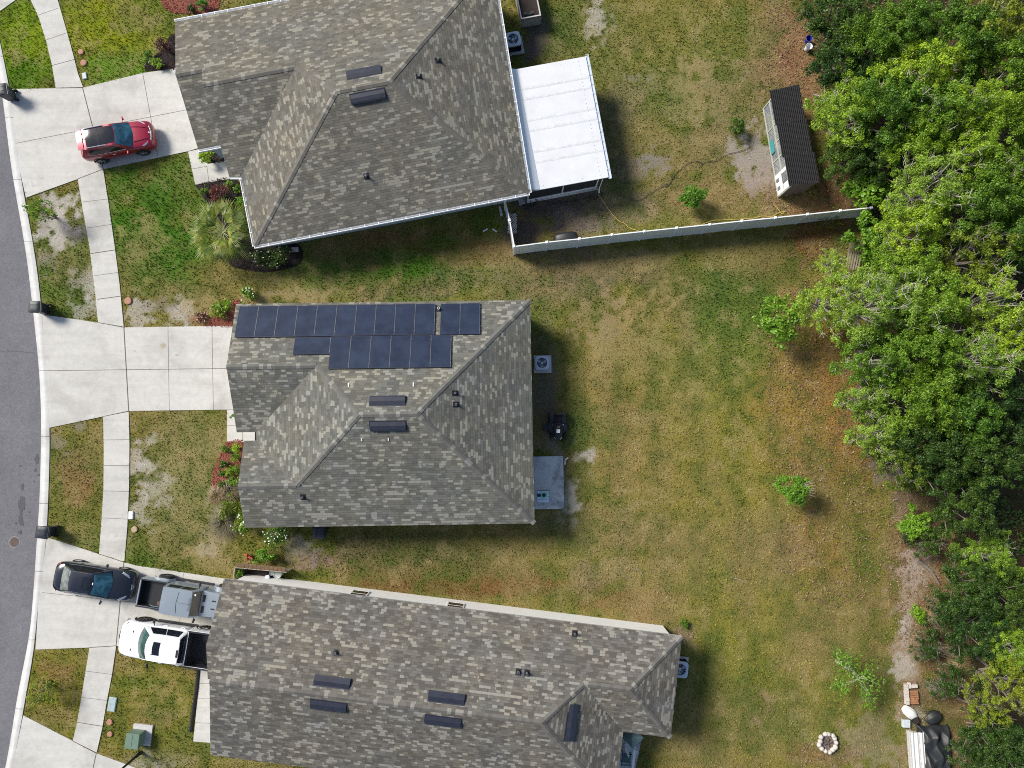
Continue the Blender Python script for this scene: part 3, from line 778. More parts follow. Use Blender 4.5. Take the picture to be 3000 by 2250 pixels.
def place(root, a, b, side_off, z):
    """a,b: image points of the front and rear wheel centres on one flank, side_off: metres from flank to axis (+ = flank is on the left)"""
    A, B = P(*a, z), P(*b, z); d = (A - B); d.z = 0; d.normalize(); left = Vector((-d.y, d.x, 0))
    c = (A + B) / 2 - left * side_off; root.location = (c.x, c.y, 0.034); root.rotation_euler = (0, 0, math.atan2(d.y, d.x))

# red suv ------------------------------------------------------------------
suv = thing('parked_car', 'red sport utility car with a dark glass roof and silver roof rails', 'car'); place(suv, (425, 449), (296.6, 474.5), -.92, .35)
loft_body('body', M['red'], suv, [(2.3, .55, .35, .62, .66, .1), (2.22, .78, .25, .78, .84, .14), (2.02, .89, .22, .9, .97, .2), (1.6, .925, .22, .98, 1.06, .22), (1.05, .93, .22, 1.05, 1.12, .2), (.6, .93, .22, 1.07, 1.1, .1),
    (0, .93, .22, 1.08, 1.1, .07), (-.8, .935, .22, 1.1, 1.12, .07), (-1.6, .935, .24, 1.12, 1.14, .08), (-2.0, .9, .28, 1.1, 1.14, .1), (-2.16, .84, .35, 1.05, 1.1, .12), (-2.22, .74, .45, .95, 1.0, .1)])
cb = Cabin((1.0, .2), (-2.08, -1.72), (.83, .64), (1.05, 1.6), bf=(.26, .1), bulge=.05, crown=.05)
cb.body('cabin', M['red'], suv)
cb.panel('windscreen', M['glass_teal'], suv, 'F', .03, .97, .03, .97); cb.panel('rear_window', M['glass_dark'], suv, 'R', .1, .9, .3, .85)
cb.panel('roof_glass', M['glass_dark'], suv, 'T', .14, .995, .09, .91, .01); MB().tube([cb.top(.52, q / 10) + Vector((0, 0, .014)) for q in range(1, 10)], .01, 5).build('roof_seam', M['dark'], suv, local=True)
for k, s in (('L', 1), ('K', -1)):
    cb.panel('side_window', M['glass_dark'], suv, k, .16, .5, .14, .78); cb.panel('side_window', M['glass_dark'], suv, k, .52, .88, .14, .78 if k == 'K' else .78)
    strip('window_trim', M['chrome'], suv, [cb.side(k, .14 + .76 * i / 8, .08) + Vector((0, s * .01, 0)) for i in range(9)], .012)
    strip('roof_rail', M['chrome'], suv, [cb.top(.1 + .64 * i / 8, .955 if k == 'L' else .045) + Vector((0, 0, .045 if 0 < i < 8 else .0)) for i in range(9)], .03, 8)
    mirror(suv, .72, s * .9, 1.08, M['red'])
    for x in (-.2, -1.15): strip('door_handle', M['chrome'], suv, [(x - .1, s * .93, .93), (x, s * .955, .94), (x + .1, s * .93, .93)], .018)
    lampshape('headlight', suv, [(2.06, s * .6, .84), (1.7, s * .82, .96), (1.62, s * .78, 1.0), (1.98, s * .52, .93)], .025, M['lamp'])
    lampshape('tail_light', suv, [(-2.12, s * .5, 1.03), (-1.95, s * .86, 1.05), (-1.9, s * .82, 1.12), (-2.1, s * .5, 1.1)], .02, M['taillamp'])
    strip('hood_crease', M['red'], suv, [(1.15, s * .48, 1.115), (1.6, s * .42, 1.07), (2.0, s * .33, .985)], .02)
    for x in (1.335, -1.335): wheel(suv, x, s * .84, .35, .23, M['alloy'], 5); arch(suv, x, s * .935, .4, .2)
strip('grille', M['dark'], suv, [(2.14, -.5, .8), (2.235, -.25, .8), (2.25, 0, .8), (2.235, .25, .8), (2.14, .5, .8)], .05)
strip('grille_trim', M['chrome'], suv, [(2.1, -.55, .85), (2.19, -.25, .86), (2.21, 0, .86), (2.19, .25, .86), (2.1, .55, .85)], .014)
MB().tube([(2.1, 0, .9), (2.13, 0, .93)], .06, 12).build('badge', M['chrome'], suv, local=True)
strip('antenna_fin', M['dark'], suv, [(-1.5, .0, 1.66), (-1.62, 0, 1.7), (-1.68, 0, 1.72)], [.012, .03, .012])
cb2 = MB(); cb2.grid(lambda a, t: Vector((lerp(-1.66, -2.02, t), lerp(-.6, .6, a), 1.62 + .04 * (1 - (2 * a - 1) ** 2) - .06 * t)), 8, 3); cb2.build('spoiler', M['red'], suv, local=True, smooth=True)

suv.scale = (.95, .97, .97)
# black saloon ---------------------------------------------------------------
sed = thing('parked_car', 'black four door saloon car standing behind a grey pickup truck', 'car'); place(sed, (369, 1664.5), (228, 1641.5), .9, .33)
loft_body('body', M['blackpaint'], sed, [(2.42, .5, .3, .5, .55, .1), (2.36, .74, .22, .62, .68, .14), (2.15, .87, .2, .74, .82, .2), (1.7, .92, .2, .84, .92, .22), (1.0, .925, .2, .92, 1.0, .2), (.5, .925, .2, .95, .98, .1),
    (0, .925, .2, .96, .98, .07), (-.9, .925, .2, .98, 1.0, .08), (-1.6, .92, .22, 1.0, 1.06, .16), (-2.1, .88, .26, .98, 1.08, .18), (-2.36, .78, .32, .9, .98, .16), (-2.42, .66, .42, .8, .85, .1)])
cb = Cabin((1.02, .18), (-1.86, -1.05), (.82, .6), (.94, 1.44), bf=(.26, .12), br=(.12, .06), bulge=.05, crown=.05)
cb.body('cabin', M['blackpaint'], sed)
cb.panel('windscreen', M['glass_teal'], sed, 'F', .05, .95, .05, .95); cb.panel('rear_window', M['glass_grey'], sed, 'R', .06, .94, .1, .95)
cb.panel('sunroof', M['glass_dark'], sed, 'T', .55, .95, .2, .8, .006)
MB().box((.3, .05, 1.415), (.06, .12, .06)).build('mirror_mount', M['white'], sed, local=True)
for k, s in (('L', 1), ('K', -1)):
    cb.panel('side_window', M['glass_dark'], sed, k, .14, .48, .14, .82); cb.panel('side_window', M['glass_dark'], sed, k, .5, .9, .14, .82)
    strip('window_trim', M['chrome'], sed, [cb.side(k, .1 + .8 * i / 8, .06) + Vector((0, s * .01, 0)) for i in range(9)], .01)
    strip('roof_trim', M['chrome'], sed, [cb.top(.05 + .9 * i / 8, .965 if k == 'L' else .035) + Vector((0, 0, .005)) for i in range(9)], .008)
    mirror(sed, .72, s * .88, .98, M['blackpaint'])
    for x in (.1, -.85): strip('door_handle', M['blackpaint'], sed, [(x - .1, s * .92, .82), (x, s * .945, .83), (x + .1, s * .92, .82)], .016)
    lampshape('headlight', sed, [(2.2, s * .56, .68), (1.7, s * .86, .85), (1.66, s * .76, .91), (2.1, s * .5, .78)], .025, M['lamp'])
    lampshape('tail_light', sed, [(-2.38, s * .5, .86), (-2.1, s * .88, .9), (-2.02, s * .84, .98), (-2.34, s * .5, .95)], .03, M['taillamp'])
    for x in (1.43, -1.43): wheel(sed, x, s * .82, .33, .22, M['alloy'], 10)
strip('grille', M['dark'], sed, [(2.3, -.42, .62), (2.39, 0, .62), (2.3, .42, .62)], .05)
strip('grille_trim', M['chrome'], sed, [(2.2, -.46, .71), (2.29, 0, .72), (2.2, .46, .71)], .022); strip('grille_bar', M['chrome'], sed, [(2.26, -.44, .66), (2.35, 0, .67), (2.26, .44, .66)], .014)

sed.scale = (.945, .97, .97)
# white pickup ------------------------------------------------------------------
def bed(parent, x0, x1, w, z0, z1, paint, rail=.11, tail=True):
    mb = MB()
    for s in (1, -1): mb.box(((x0 + x1) / 2, s * (w - rail / 2), (z0 + z1) / 2), (abs(x1 - x0), rail, z1 - z0))
    mb.box((min(x0, x1) + .05, 0, (z0 + z1) / 2), (.1, 2 * (w - rail) - .002, z1 - z0 - .01))
    mb.box((max(x0, x1) - .03, 0, (z0 + z1) / 2), (.06, 2 * (w - rail) - .002, z1 - z0 - .02))
    mb.box(((x0 + x1) / 2, 0, z0 + .12), (abs(x1 - x0) - .2, 2 * (w - rail) - .004, .1))
    mb.build('bed', paint, parent, local=True, bevel=.03, smooth=True, angle=30)
    ln = MB(); xa, xb = min(x0, x1) + .11, max(x0, x1) - .07; wi = w - rail - .01; zf = z0 + .19
    ln.quad((xa, -wi, zf), (xb, -wi, zf), (xb, wi, zf), (xa, wi, zf))
    ln.quad((xa, wi, zf), (xb, wi, zf), (xb, wi, z1 - .02), (xa, wi, z1 - .02)); ln.quad((xb, -wi, zf), (xa, -wi, zf), (xa, -wi, z1 - .02), (xb, -wi, z1 - .02))
    ln.quad((xa, -wi, zf), (xa, wi, zf), (xa, wi, z1 - .03), (xa, -wi, z1 - .03)); ln.quad((xb, wi, zf), (xb, -wi, zf), (xb, -wi, z1 - .03), (xb, wi, z1 - .03))
    for k in range(11):
        y = -wi + .12 + (2 * wi - .24) * k / 10; ln.box(((xa + xb) / 2, y, zf + .008), (xb - xa - .1, .05, .02))
    for s in (1, -1): ln.box(((x0 + x1) / 2, s * (w - rail / 2), z1 + .012), (abs(x1 - x0) - .05, rail * .8, .022))
    ln.build('bed_liner', M['liner'], parent, local=True)

wt = thing('pickup_truck', 'white crew cab pickup truck with a sunroof and an open black bed', 'pickup truck'); place(wt, (428.6, 1814.5), (604, 1840), -.98, .4)
loft_body('body', M['whitepaint'], wt, [(2.78, .5, .4, .9, .95, .08), (2.74, .82, .32, 1.02, 1.08, .14), (2.5, .98, .3, 1.12, 1.19, .2), (2.0, 1.02, .3, 1.18, 1.25, .2), (1.2, 1.025, .32, 1.22, 1.28, .16), (.7, 1.025, .32, 1.24, 1.26, .08),
    (0, 1.03, .32, 1.24, 1.26, .07), (-.7, 1.03, .32, 1.24, 1.26, .07), (-1.02, 1.03, .32, 1.24, 1.26, .07), (-1.1, 1.02, .4, 1.22, 1.24, .08)])
cb = Cabin((1.34, .66), (-1.08, -.98), (.92, .7), (1.2, 1.9), bf=(.26, .18), br=(.03, .03), bulge=.03, crown=.05)
cb.body('cabin', M['whitepaint'], wt)
cb.panel('windscreen', M['glass_green'], wt, 'F', .03, .97, .04, .98); cb.panel('rear_window', M['glass_dark'], wt, 'R', .06, .94, .1, .9)
cb.panel('sunroof', M['glass_dark'], wt, 'T', .56, .78, .25, .75, .008); MB().box((-.96, .12, 1.92), (.1, .4, .05)).build('brake_lamp', M['dark'], wt, local=True)
MB().box((.42, .35, 1.94), (.1, .03, .03)).build('antenna_fin', M['dark'], wt, local=True)
for k, s in (('L', 1), ('K', -1)):
    cb.panel('side_window', M['glass_dark'], wt, k, .08, .46, .12, .84); cb.panel('side_window', M['glass_dark'], wt, k, .48, .88, .12, .84)
    mirror(wt, .82, s * 1.0, 1.26, M['dark'], 1.25)
    for x in (.25, -.75): strip('door_handle', M['whitepaint'], wt, [(x - .11, s * 1.03, 1.1), (x, s * 1.06, 1.11), (x + .11, s * 1.03, 1.1)], .02)
    MB().box((-.15, s * 1.05, .42), (2.3, .16, .05)).build('running_board', M['dark'], wt, local=True, bevel=.02)
    lampshape('headlight', wt, [(2.68, s * .62, .95), (2.4, s * .94, 1.0), (2.38, s * .9, 1.12), (2.62, s * .6, 1.08)], .02, M['lamp'])
    for x in (1.79, -1.79): wheel(wt, x, s * .9, .42, .28, M['darkalloy'], 6); arch(wt, x, s * 1.035, .49, .16)
    MB().box((1.95, s * .5, 1.245), (.03, .12, .02)).build('hood_vent', M['dark'], wt, local=True)
bed(wt, -1.14, -2.98, 1.03, .5, 1.34, M['whitepaint'])
strip('grille', M['dark'], wt, [(2.72, -.55, .8), (2.8, 0, .8), (2.72, .55, .8)], .12)
strip('bumper', M['chrome'], wt, [(2.6, -.95, .55), (2.8, -.5, .55), (2.84, 0, .55), (2.8, .5, .55), (2.6, .95, .55)], .1)

# grey pickup ------------------------------------------------------------------
gt = thing('pickup_truck', 'boxy grey open bed pickup with wide tyres and black side steps', 'pickup truck'); A, B = P(490, 1691.6, .42), P(640, 1716, .42)
d = (B - A); d.z = 0; d.normalize(); left = Vector((-d.y, d.x, 0)); rear = A - left * .86; ctr = rear + d * 1.745
gt.location = (ctr.x, ctr.y, .034); gt.rotation_euler = (0, 0, math.atan2(d.y, d.x))
mb = MB(); mb.box((-.26, 0, .85), (2.06, 1.56, .85)); mb.build('body', M['greypaint'], gt, local=True, bevel=.05, smooth=True, angle=30)
mb = MB()
mb.grid(lambda a, t: Vector((lerp(.78, 2.42, a), lerp(-.72, .72, t) * lerp(1, .86, a), 1.29 - .1 * a ** 2 + .04 * (1 - (2 * t - 1) ** 4))), 8, 10)
mb.grid(lambda a, t: Vector((lerp(.78, 2.42, a), .72 * lerp(1, .86, a), lerp(.6, 1.29 - .1 * a ** 2, t))), 8, 1, flip=True)
mb.grid(lambda a, t: Vector((lerp(.78, 2.42, a), -.72 * lerp(1, .86, a), lerp(.6, 1.29 - .1 * a ** 2, t))), 8, 1)
mb.box((2.42, 0, .85), (.08, 1.22, .66)); mb.build('hood', M['greypaint'], gt, local=True, smooth=True, angle=35)
mb = MB()
for s in (1, -1): mb.box((1.5, s * .22, 1.31), (.2, .07, .03)); mb.box((.95, s * .3, 1.325), (.16, .4, .012))
mb.build('hood_vent', M['dark'], gt, local=True)
cb = Cabin((.78, .42), (-1.28, -1.22), (.78, .73), (1.24, 1.84), bf=(.04, .03), br=(.02, .02), bulge=.01, crown=.03)
cb.body('cabin', M['greypaint'], gt)
cb.panel('windscreen', glassmat('bronze_glass', (.06, .05, .03)), gt, 'F', .05, .95, .08, .94)
cb.panel('rear_window', M['glass_dark'], gt, 'R', .15, .85, .2, .8)
for k, s in (('L', 1), ('K', -1)):
    cb.panel('side_window', M['glass_dark'], gt, k, .1, .48, .12, .8, .01); cb.panel('side_window', M['glass_dark'], gt, k, .53, .9, .12, .8, .01)
    mirror(gt, .55, s * .8, 1.3, M['dark'], 1.1)
    MB().box((.0, s * .9, .42), (2.1, .14, .06)).build('side_step', M['dark'], gt, local=True, bevel=.02)
    for x in (1.745, -1.745):
        wheel(gt, x, s * .84, .42, .29, M['darkalloy'], 8, .56)
        fl = MB(); fl.grid(lambda a, t, x=x, s=s: Vector((x + lerp(-.62, .62, a), s * lerp(.66, .92, t), .96 - .28 * max(0, abs(2 * a - 1) - .55) / .45 - .05 * t)), 10, 2)
        fl.grid(lambda a, t, x=x, s=s: Vector((x + lerp(-.62, .62, a), s * .92, .91 - .28 * max(0, abs(2 * a - 1) - .55) / .45 - .07 * t)), 10, 1)
        fl.build('fender', M['greypaint'], gt, local=True, smooth=True)
    strip('headlight', M['lamp'], gt, [(2.44, s * .5, .95), (2.5, s * .5, .95)], .1, 14)
    MB().box((-2.9, s * .66, .75), (.1, .2, .16)).build('tail_light', M['taillamp'], gt, local=True)
seam = MB()
seam.tube([cb.top(.52 + .1 * abs(q / 10 - .5), q / 10) + Vector((0, 0, .008)) for q in range(1, 10)], .009, 5)
seam.tube([cb.top(a, .5) + Vector((0, 0, .008)) for a in (.56, .7, .85, .98)], .007, 5)
seam.build('roof_seam', M['dark'], gt, local=True)
MB().box((.56, .52, 1.72), (.1, .1, .04)).build('windscreen_tag', M['white'], gt, local=True)
bed(gt, -1.33, -2.9, .8, .55, 1.16, M['greypaint'], .09)
MB().box((-1.65, -.5, .8), (.35, .22, .14), .3).build('toolbox', M['iron'], gt, local=True, bevel=.02)
strip('bumper', M['dark'], gt, [(2.72, -.75, .55), (2.74, 0, .55), (2.72, .75, .55)], .09); strip('bumper', M['dark'], gt, [(-2.98, -.8, .5), (-3.0, 0, .5), (-2.98, .8, .5)], .08)
# ---------------------------------------------------------------- bins, boxes and street items
def wheelie(label, u, v, yaw, group='wheeled rubbish bins'):
    c = P(u, v, 1.0); o = thing('wheeled_bin', label, 'bin', (c.x, c.y, 0.02), yaw, group)
    mb = MB(); lo = [(-.24, -.26), (.24, -.26), (.24, .26), (-.24, .26)]; hi = [(-.31, -.3), (.31, -.3), (.31, .3), (-.31, .3)]
    mb.add([(x, y, .06) for x, y in lo] + [(x, y, .98) for x, y in hi], [(3, 2, 1, 0), (0, 1, 5, 4), (1, 2, 6, 5), (2, 3, 7, 6), (3, 0, 4, 7)])
    mb.build('body', M['bin'], o, local=True, bevel=.03, smooth=True, angle=30)
    ld = MB(); ld.grid(lambda a, t: Vector((lerp(-.36, .34, a), lerp(-.33, .33, t), .99 + .085 * (1 - (2 * a - 1) ** 4) * (1 - .5 * (2 * t - 1) ** 4))), 8, 8)
    for (x, y, sx, sy) in ((-.36, 0, .03, .66), (.34, 0, .03, .66), (0, -.33, .7, .03), (0, .33, .7, .03)): ld.box((x, y, .98), (sx, sy, .05))
    ld.box((-.05, .12, 1.085), (.42, .03, .02)); ld.box((-.05, -.12, 1.085), (.42, .03, .02))
    lo_ = ld.build('lid', M['bin'], o, local=True, smooth=True, angle=40)
    hd = MB(); hd.tube([(.36, -.26, .97), (.43, -.26, 1.0), (.43, .26, 1.0), (.36, .26, .97)], .02, 8); hd.build('handle', M['dark'], o, local=True, smooth=True)
    for s in (1, -1): MB().tube([(.28, s * .25, .13), (.28, s * .32, .13)], .13, 18).build('wheel', M['rubber'], o, local=True)
    return o
wheelie('dark wheeled rubbish bin on the kerb above the middle driveway', 102, 899, 0.0)
wheelie('dark wheeled rubbish bin on the kerb near the round manhole cover', 124, 1560, -.12)
wheelie('dark wheeled bin tucked against the lower eave of the middle house', 934, 1560, 1.57)
wheelie('dark wheeled rubbish bin at the corner of the uppermost driveway', 4, 262, .2)

def disc_cover(name, label, cat, u, v, r, m, group=None, ring=True, z=.05):
    c = P(u, v, z); o = thing(name, label, cat, (c.x, c.y, 0), 0, group)
    mb = MB(); mb.tube([(0, 0, z - .06), (0, 0, z)], r, 24); mb.tube([(0, 0, z + .0), (0, 0, z + .01)], r * .8, 24)
    mb.build('cover', m, o, local=True, bevel=.01)
    return o
mhc = P(42, 1588, -.1); o = thing('manhole_cover', 'round iron manhole cover set in the asphalt road', 'manhole cover', (mhc.x, mhc.y, -.1))
MB().tube([(0, 0, -.02), (0, 0, .008)], .33, 32).build('frame', plain('worn_ring', (.26, .26, .27), .8), o, local=True)
mb = MB(); mb.tube([(0, 0, -.01), (0, 0, .014)], .29, 32)
for i in range(-4, 5):
    for j in range(-4, 5):
        if i * i + j * j < 22: mb.box((i * .052, j * .052, .017), (.03, .03, .008))
mb.build('cover', M['iron'], o, local=True)
disc_cover('valve_cover', 'small red clay valve cover in the lawn, upper of a pair by the sidewalk', 'valve cover', 236, 151, .17, M['terracotta'], 'clay valve covers', z=.07)
disc_cover('valve_cover', 'small red clay valve cover in the lawn, lower of a pair by the sidewalk', 'valve cover', 244, 183, .19, M['terracotta'], 'clay valve covers', z=.07)
disc_cover('valve_cover', 'red clay valve cover beside the sidewalk above the middle driveway', 'valve cover', 374, 881, .21, M['terracotta'], 'clay valve covers', z=.07)
disc_cover('valve_cover', 'tan clay valve cover below the white meter lid', 'valve cover', 393, 1551, .18, plain('tan_clay', (.42, .3, .2), .8), 'clay valve covers', z=.07)
disc_cover('valve_cover', 'red clay valve cover below the blue green meter lid, by the sidewalk', 'valve cover', 320, 2116, .17, M['terracotta'], 'clay valve covers', z=.07)
disc_cover('valve_cover', 'chipped red clay valve cover beside the green transformer', 'valve cover', 321, 2151, .15, M['terracotta'], 'clay valve covers', z=.07)
def meter(label, u, v, sx, sy, rz, m):
    c = P(u, v, .05); o = thing('meter_box', label, 'meter box', (c.x, c.y, 0), rz, 'water meter boxes')
    MB().box((0, 0, .02), (sx, sy, .08)).build('frame', m, o, local=True, bevel=.03, smooth=True, angle=30)
    MB().box((0, 0, .066), (sx * .84, sy * .86, .016)).build('lid', m, o, local=True, bevel=.015)
meter('grey rectangular meter box lid beside the upper sidewalk', 247, 222, .28, .42, .2, M['lidgrey'])
meter('white rounded meter box lid beside the middle sidewalk', 383, 1510, .29, .46, 0, M['lidwhite'])
meter('large blue green meter box lid beside the lower sidewalk', 328, 2064, .46, .82, -.13, M['lidblue'])
c = P(385, 2176, .8); o = thing('transformer_box', 'green metal transformer box on a concrete pad near the lower driveway', 'transformer', (c.x + .02, c.y + .06, 0), -.11)
MB().box((.18, .1, .04), (1.1, 1.15, .12)).build('pad', M['kerb'], o, local=True)
mb = MB(); mb.box((0, 0, .42), (.74, .8, .64)); mb.build('cabinet', M['green_metal'], o, local=True, bevel=.02)
mb = MB(); mb.box((-.19, 0, .765), (.37, .84, .05)); mb.box((.19, 0, .765), (.37, .84, .05)); mb.build('lid', M['green_metal'], o, local=True, bevel=.012)
c = P(413, 2204, 0); o = thing('street_lamp', 'slim black street lamp post by the lowest driveway', 'street lamp', (c.x, c.y, 0))
MB().tube([(0, 0, 0), (0, 0, .5)], [.11, .09], 12).build('base', M['dark'], o, local=True, smooth=True)
MB().tube([(0, 0, .5), (0, 0, 4.6)], [.065, .05], 12).build('pole', M['dark'], o, local=True, smooth=True)
mb = MB(); mb.tube([(0, 0, 4.6), (0, 0, 4.7), (0, 0, 5.05), (0, 0, 5.25)], [.08, .17, .2, .03], 12); mb.build('lantern', M['dark'], o, local=True)

# ---------------------------------------------------------------- air conditioners
def ac(label, u, v, rz, w=.86, h=.8, body=None):
    c = P(u, v, h); o = thing('air_conditioner', label, 'air conditioner', (c.x, c.y, 0), rz, 'air conditioning units')
    MB().box((.05, -.04, .035), (w + .26, w + .26, .09)).build('pad', M['kerb'], o, local=True)
    mb = MB(); mb.box((0, 0, .05 + (h - .25) / 2), (w * .97, w * .97, h - .25))
    for k in range(9): mb.box((0, 0, .12 + k * (h - .32) / 9), (w, w, .02))
    for s in (1, -1): mb.box((s * w * .475, 0, h - .14), (.03, w * .97, .14)); mb.box((0, s * w * .475, h - .14), (w * .92, .03, .14))
    mb.build('cabinet', body or M['dark'], o, local=True)
    mb = MB(); n = 48
    def rr(a, r):   # rounded square
        x, y = math.cos(a), math.sin(a); k = (abs(x) ** 6 + abs(y) ** 6) ** (-1 / 6); return Vector((x * k * r, y * k * r, 0))
    prof = [(w / 2 + .02, h - .08, 0), (w / 2 + .02, h - .01, 0), (w / 2 - .03, h + .02, 0), (w * .385, h + .02, 1), (w * .37, h - .03, 1)]
    def pt(a, t):
        r, z, circ = prof[round(t * 4)]; an = 2 * math.pi * a
        q = Vector((math.cos(an) * r, math.sin(an) * r, 0)) if circ else rr(an, r)
        return q + Vector((0, 0, z))
    mb.grid(pt, n, 4); mb.build('top_cover', M['acgrey'], o, local=True, smooth=True, angle=35)
    MB().tube([(0, 0, h - .16), (0, 0, h - .15)], w * .38, 32).build('fan_well', M['dark'], o, local=True)
    mb = MB()
    for k in range(3):
        a = 2 * math.pi * k / 3 + .5
        mb.grid(lambda s, t, a=a: Vector((math.cos(a + lerp(-.4, .4, t) * (.5 + .5 * s)) * lerp(.06, w * .34, s), math.sin(a + lerp(-.4, .4, t) * (.5 + .5 * s)) * lerp(.06, w * .34, s), h - .12 + .06 * t)), 4, 3)
    mb.tube([(0, 0, h - .12), (0, 0, h - .03)], .08, 14); mb.build('fan', M['acgrey'], o, local=True)
    g = MB()
    for k in range(12):
        a = 2 * math.pi * k / 12; g.tube([(math.cos(a) * .08, math.sin(a) * .08, h + .012), (math.cos(a) * w * .385, math.sin(a) * w * .385, h + .012)], .005, 4)
    for r in (.14, .22, .3):
        g.tube([(math.cos(2 * math.pi * k / 24) * r, math.sin(2 * math.pi * k / 24) * r, h + .012) for k in range(25)], .004, 4, caps=False)
    g.build('grille', M['acgrey'], o, local=True)
ac('air conditioner beside the white gutter at the rear of the pale blue house', 1503, 114, .19)
ac('air conditioner on a square pad beside the middle house', 1588, 1063, .015, .78, .5, M['acgrey'])
ac('air conditioner half hidden under the rear eave of the lower house', 1993, 1962, -.12)

# ---------------------------------------------------------------- patio cover
zc0, zc1 = 2.3, 2.12
q = [P(1478, 209, zc0), P(1546, 562, zc0), P(1783, 519, zc1), P(1716, 165, zc1)]
ctr = sum(q, Vector()) / 4; pc = thing('patio_cover', 'flat white metal patio roof with screened walls behind the pale blue house', 'patio cover', (ctr.x, ctr.y, 0))
ex = (q[3] - q[0]).normalized(); ey = (q[1] - q[0]).normalized()
def pcp(a, b, dz=0): return q[0].lerp(q[3], a).lerp(q[1].lerp(q[2], a), b) + Vector((0, 0, dz))
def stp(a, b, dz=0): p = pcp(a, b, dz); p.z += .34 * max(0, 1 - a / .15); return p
MB().grid(lambda a, b: stp(.151 * a, b, .012), 1, 1).build('sloped_strip', plain('pale_blue_strip', (.6, .66, .7), .5, var=.05), pc)  # pale blue grey strip along the house side, sloping up towards the eave
mb = MB(); mb.grid(lambda a, b: pcp(.15 + .85 * a, b, 0), 1, 1); mb.grid(lambda a, b: pcp(a, b, -.08), 1, 1)
for a, b in (((0, 0), (1, 0)), ((1, 0), (1, 1)), ((1, 1), (0, 1)), ((0, 1), (0, 0))): mb.quad(pcp(*a, -.08), pcp(*b, -.08), pcp(*b), pcp(*a))
mb.build('roof_panel', M['metalroof'], pc)
mb = MB()
for b in (.17, .255, .43, .515, .69, .775):
    mb.grid(lambda a, t, b=b: pcp(.152 + a * .833, b - .012 + .024 * t, (.003, .008, .008, .003)[round(t * 3)]), 1, 3)
mb.build('standing_seam', M['seam'], pc)
sc = MB()
for k in range(28):
    p = pcp(.9, .03 + .94 * k / 27, .0); sc.tube([p, p + Vector((0, 0, .018))], .022, 8)
for k in range(5):
    for b in (.03, .97): p = pcp(.2 + .16 * k, b, 0); sc.tube([p, p + Vector((0, 0, .016))], .018, 8)
sc.build('roof_screw', M['lidgrey'], pc)
g = MB(); a0, a1 = pcp(1, -.01, -.04), pcp(1, 1.01, -.04); dd = (a1 - a0).normalized(); nn = Vector((-dd.y, dd.x, 0)); nn = nn if nn.x > 0 else -nn; ang = math.atan2(dd.y, dd.x); L = (a1 - a0).length
g.box((a0 + a1) / 2 + nn * .16, (L, .03, .13), ang); g.box((a0 + a1) / 2 + nn * .08 - Vector((0, 0, .05)), (L, .14, .02), ang)
for k in range(14): g.box(a0.lerp(a1, k / 13) + nn * .08 + Vector((0, 0, .06)), (.03, .17, .012), ang)
g.build('gutter', M['acgrey'], pc)
def under(a, b, z): p = pcp(a, b); return Vector((p.x, p.y, z))
mb = MB()
for a, b in (((.02, .035), (.9, .035)), ((.9, .035), (.9, .965)), ((.9, .965), (.02, .965))):
    p0, p1 = under(*a, .14), under(*b, .14); mb.quad(p0, p1, p1 + Vector((0, 0, 1.95)), p0 + Vector((0, 0, 1.95)))
mb.build('screen_wall', M['screen'], pc)
mb = MB()
for a, b in (((.02, .035), (.9, .035)), ((.9, .035), (.9, .965)), ((.9, .965), (.02, .965))):
    p0, p1 = under(*a, .08), under(*b, .08); dv = p1 - p0; mb.box((p0 + p1) / 2, (dv.length + .05, .07, .12), math.atan2(dv.y, dv.x))
mb.build('base_rail', M['white'], pc)
for a, b in ((.02, .03), (.46, .03), (.9, .03), (.9, .34), (.9, .66), (.9, .97), (.46, .97), (.02, .97)):
    MB().box(under(a, b, 1.07), (.06, .06, 2.1), ang).build('post', M['white'], pc)
p = under(.93, 1.0, 0); MB().tube([p + Vector((0, 0, 2.0)), p + Vector((0, 0, .3)), p + Vector((.02, -.16, .12))], .035, 8).build('downspout', M['white'], pc)
structure(MB().prism([tuple(under(-.1, 0, 0))[:2], tuple(under(.92, .01, 0))[:2], tuple(under(.92, .99, 0))[:2], tuple(under(-.1, .99, 0))[:2]], -.1, .05).build('patio_slab', M['patio']))
PAVED.append([tuple(under(-.15, -.02, 0))[:2], tuple(under(.95, -.02, 0))[:2], tuple(under(.95, 1.02, 0))[:2], tuple(under(-.15, 1.02, 0))[:2]])

# ---------------------------------------------------------------- white vinyl fence
FH = 1.78
long_px = [(1506.7, 722.4), (1602.5, 709.8), (1698, 700), (1793.5, 688), (1887.5, 678), (1983, 668), (2080, 658), (2174, 647.6), (2272, 638), (2366, 628), (2462, 617.5), (2552.6, 608.5)]
short_px = [(1479.6, 586.8), (1493, 646), (1506.7, 722.4)]
fc = P(*long_px[0], FH); fence = thing('fence', 'white vinyl privacy fence between the two upper back yards', 'fence', (fc.x, fc.y, 0))
def fpost(p):
    mb = MB(); mb.box((p.x, p.y, FH / 2 + .02), (.13, .13, FH + .04), fang); mb.box((p.x, p.y, FH + .06), (.17, .17, .05), fang, taper=.6); mb.build('post', M['vinyl'], fence)
fang = 0
t = NT('mildewed_vinyl'); pz = t.pos(); nz = t.noise(1.6, 5, 0.7, pz, .5)
colz = t.mix(t.ramp(nz, [(0.45, 0.0), (0.75, 0.7)]), (.72, .74, .73), (.5, .56, .42)); t.bsdf(colz, .5); M['mildew'] = t.m
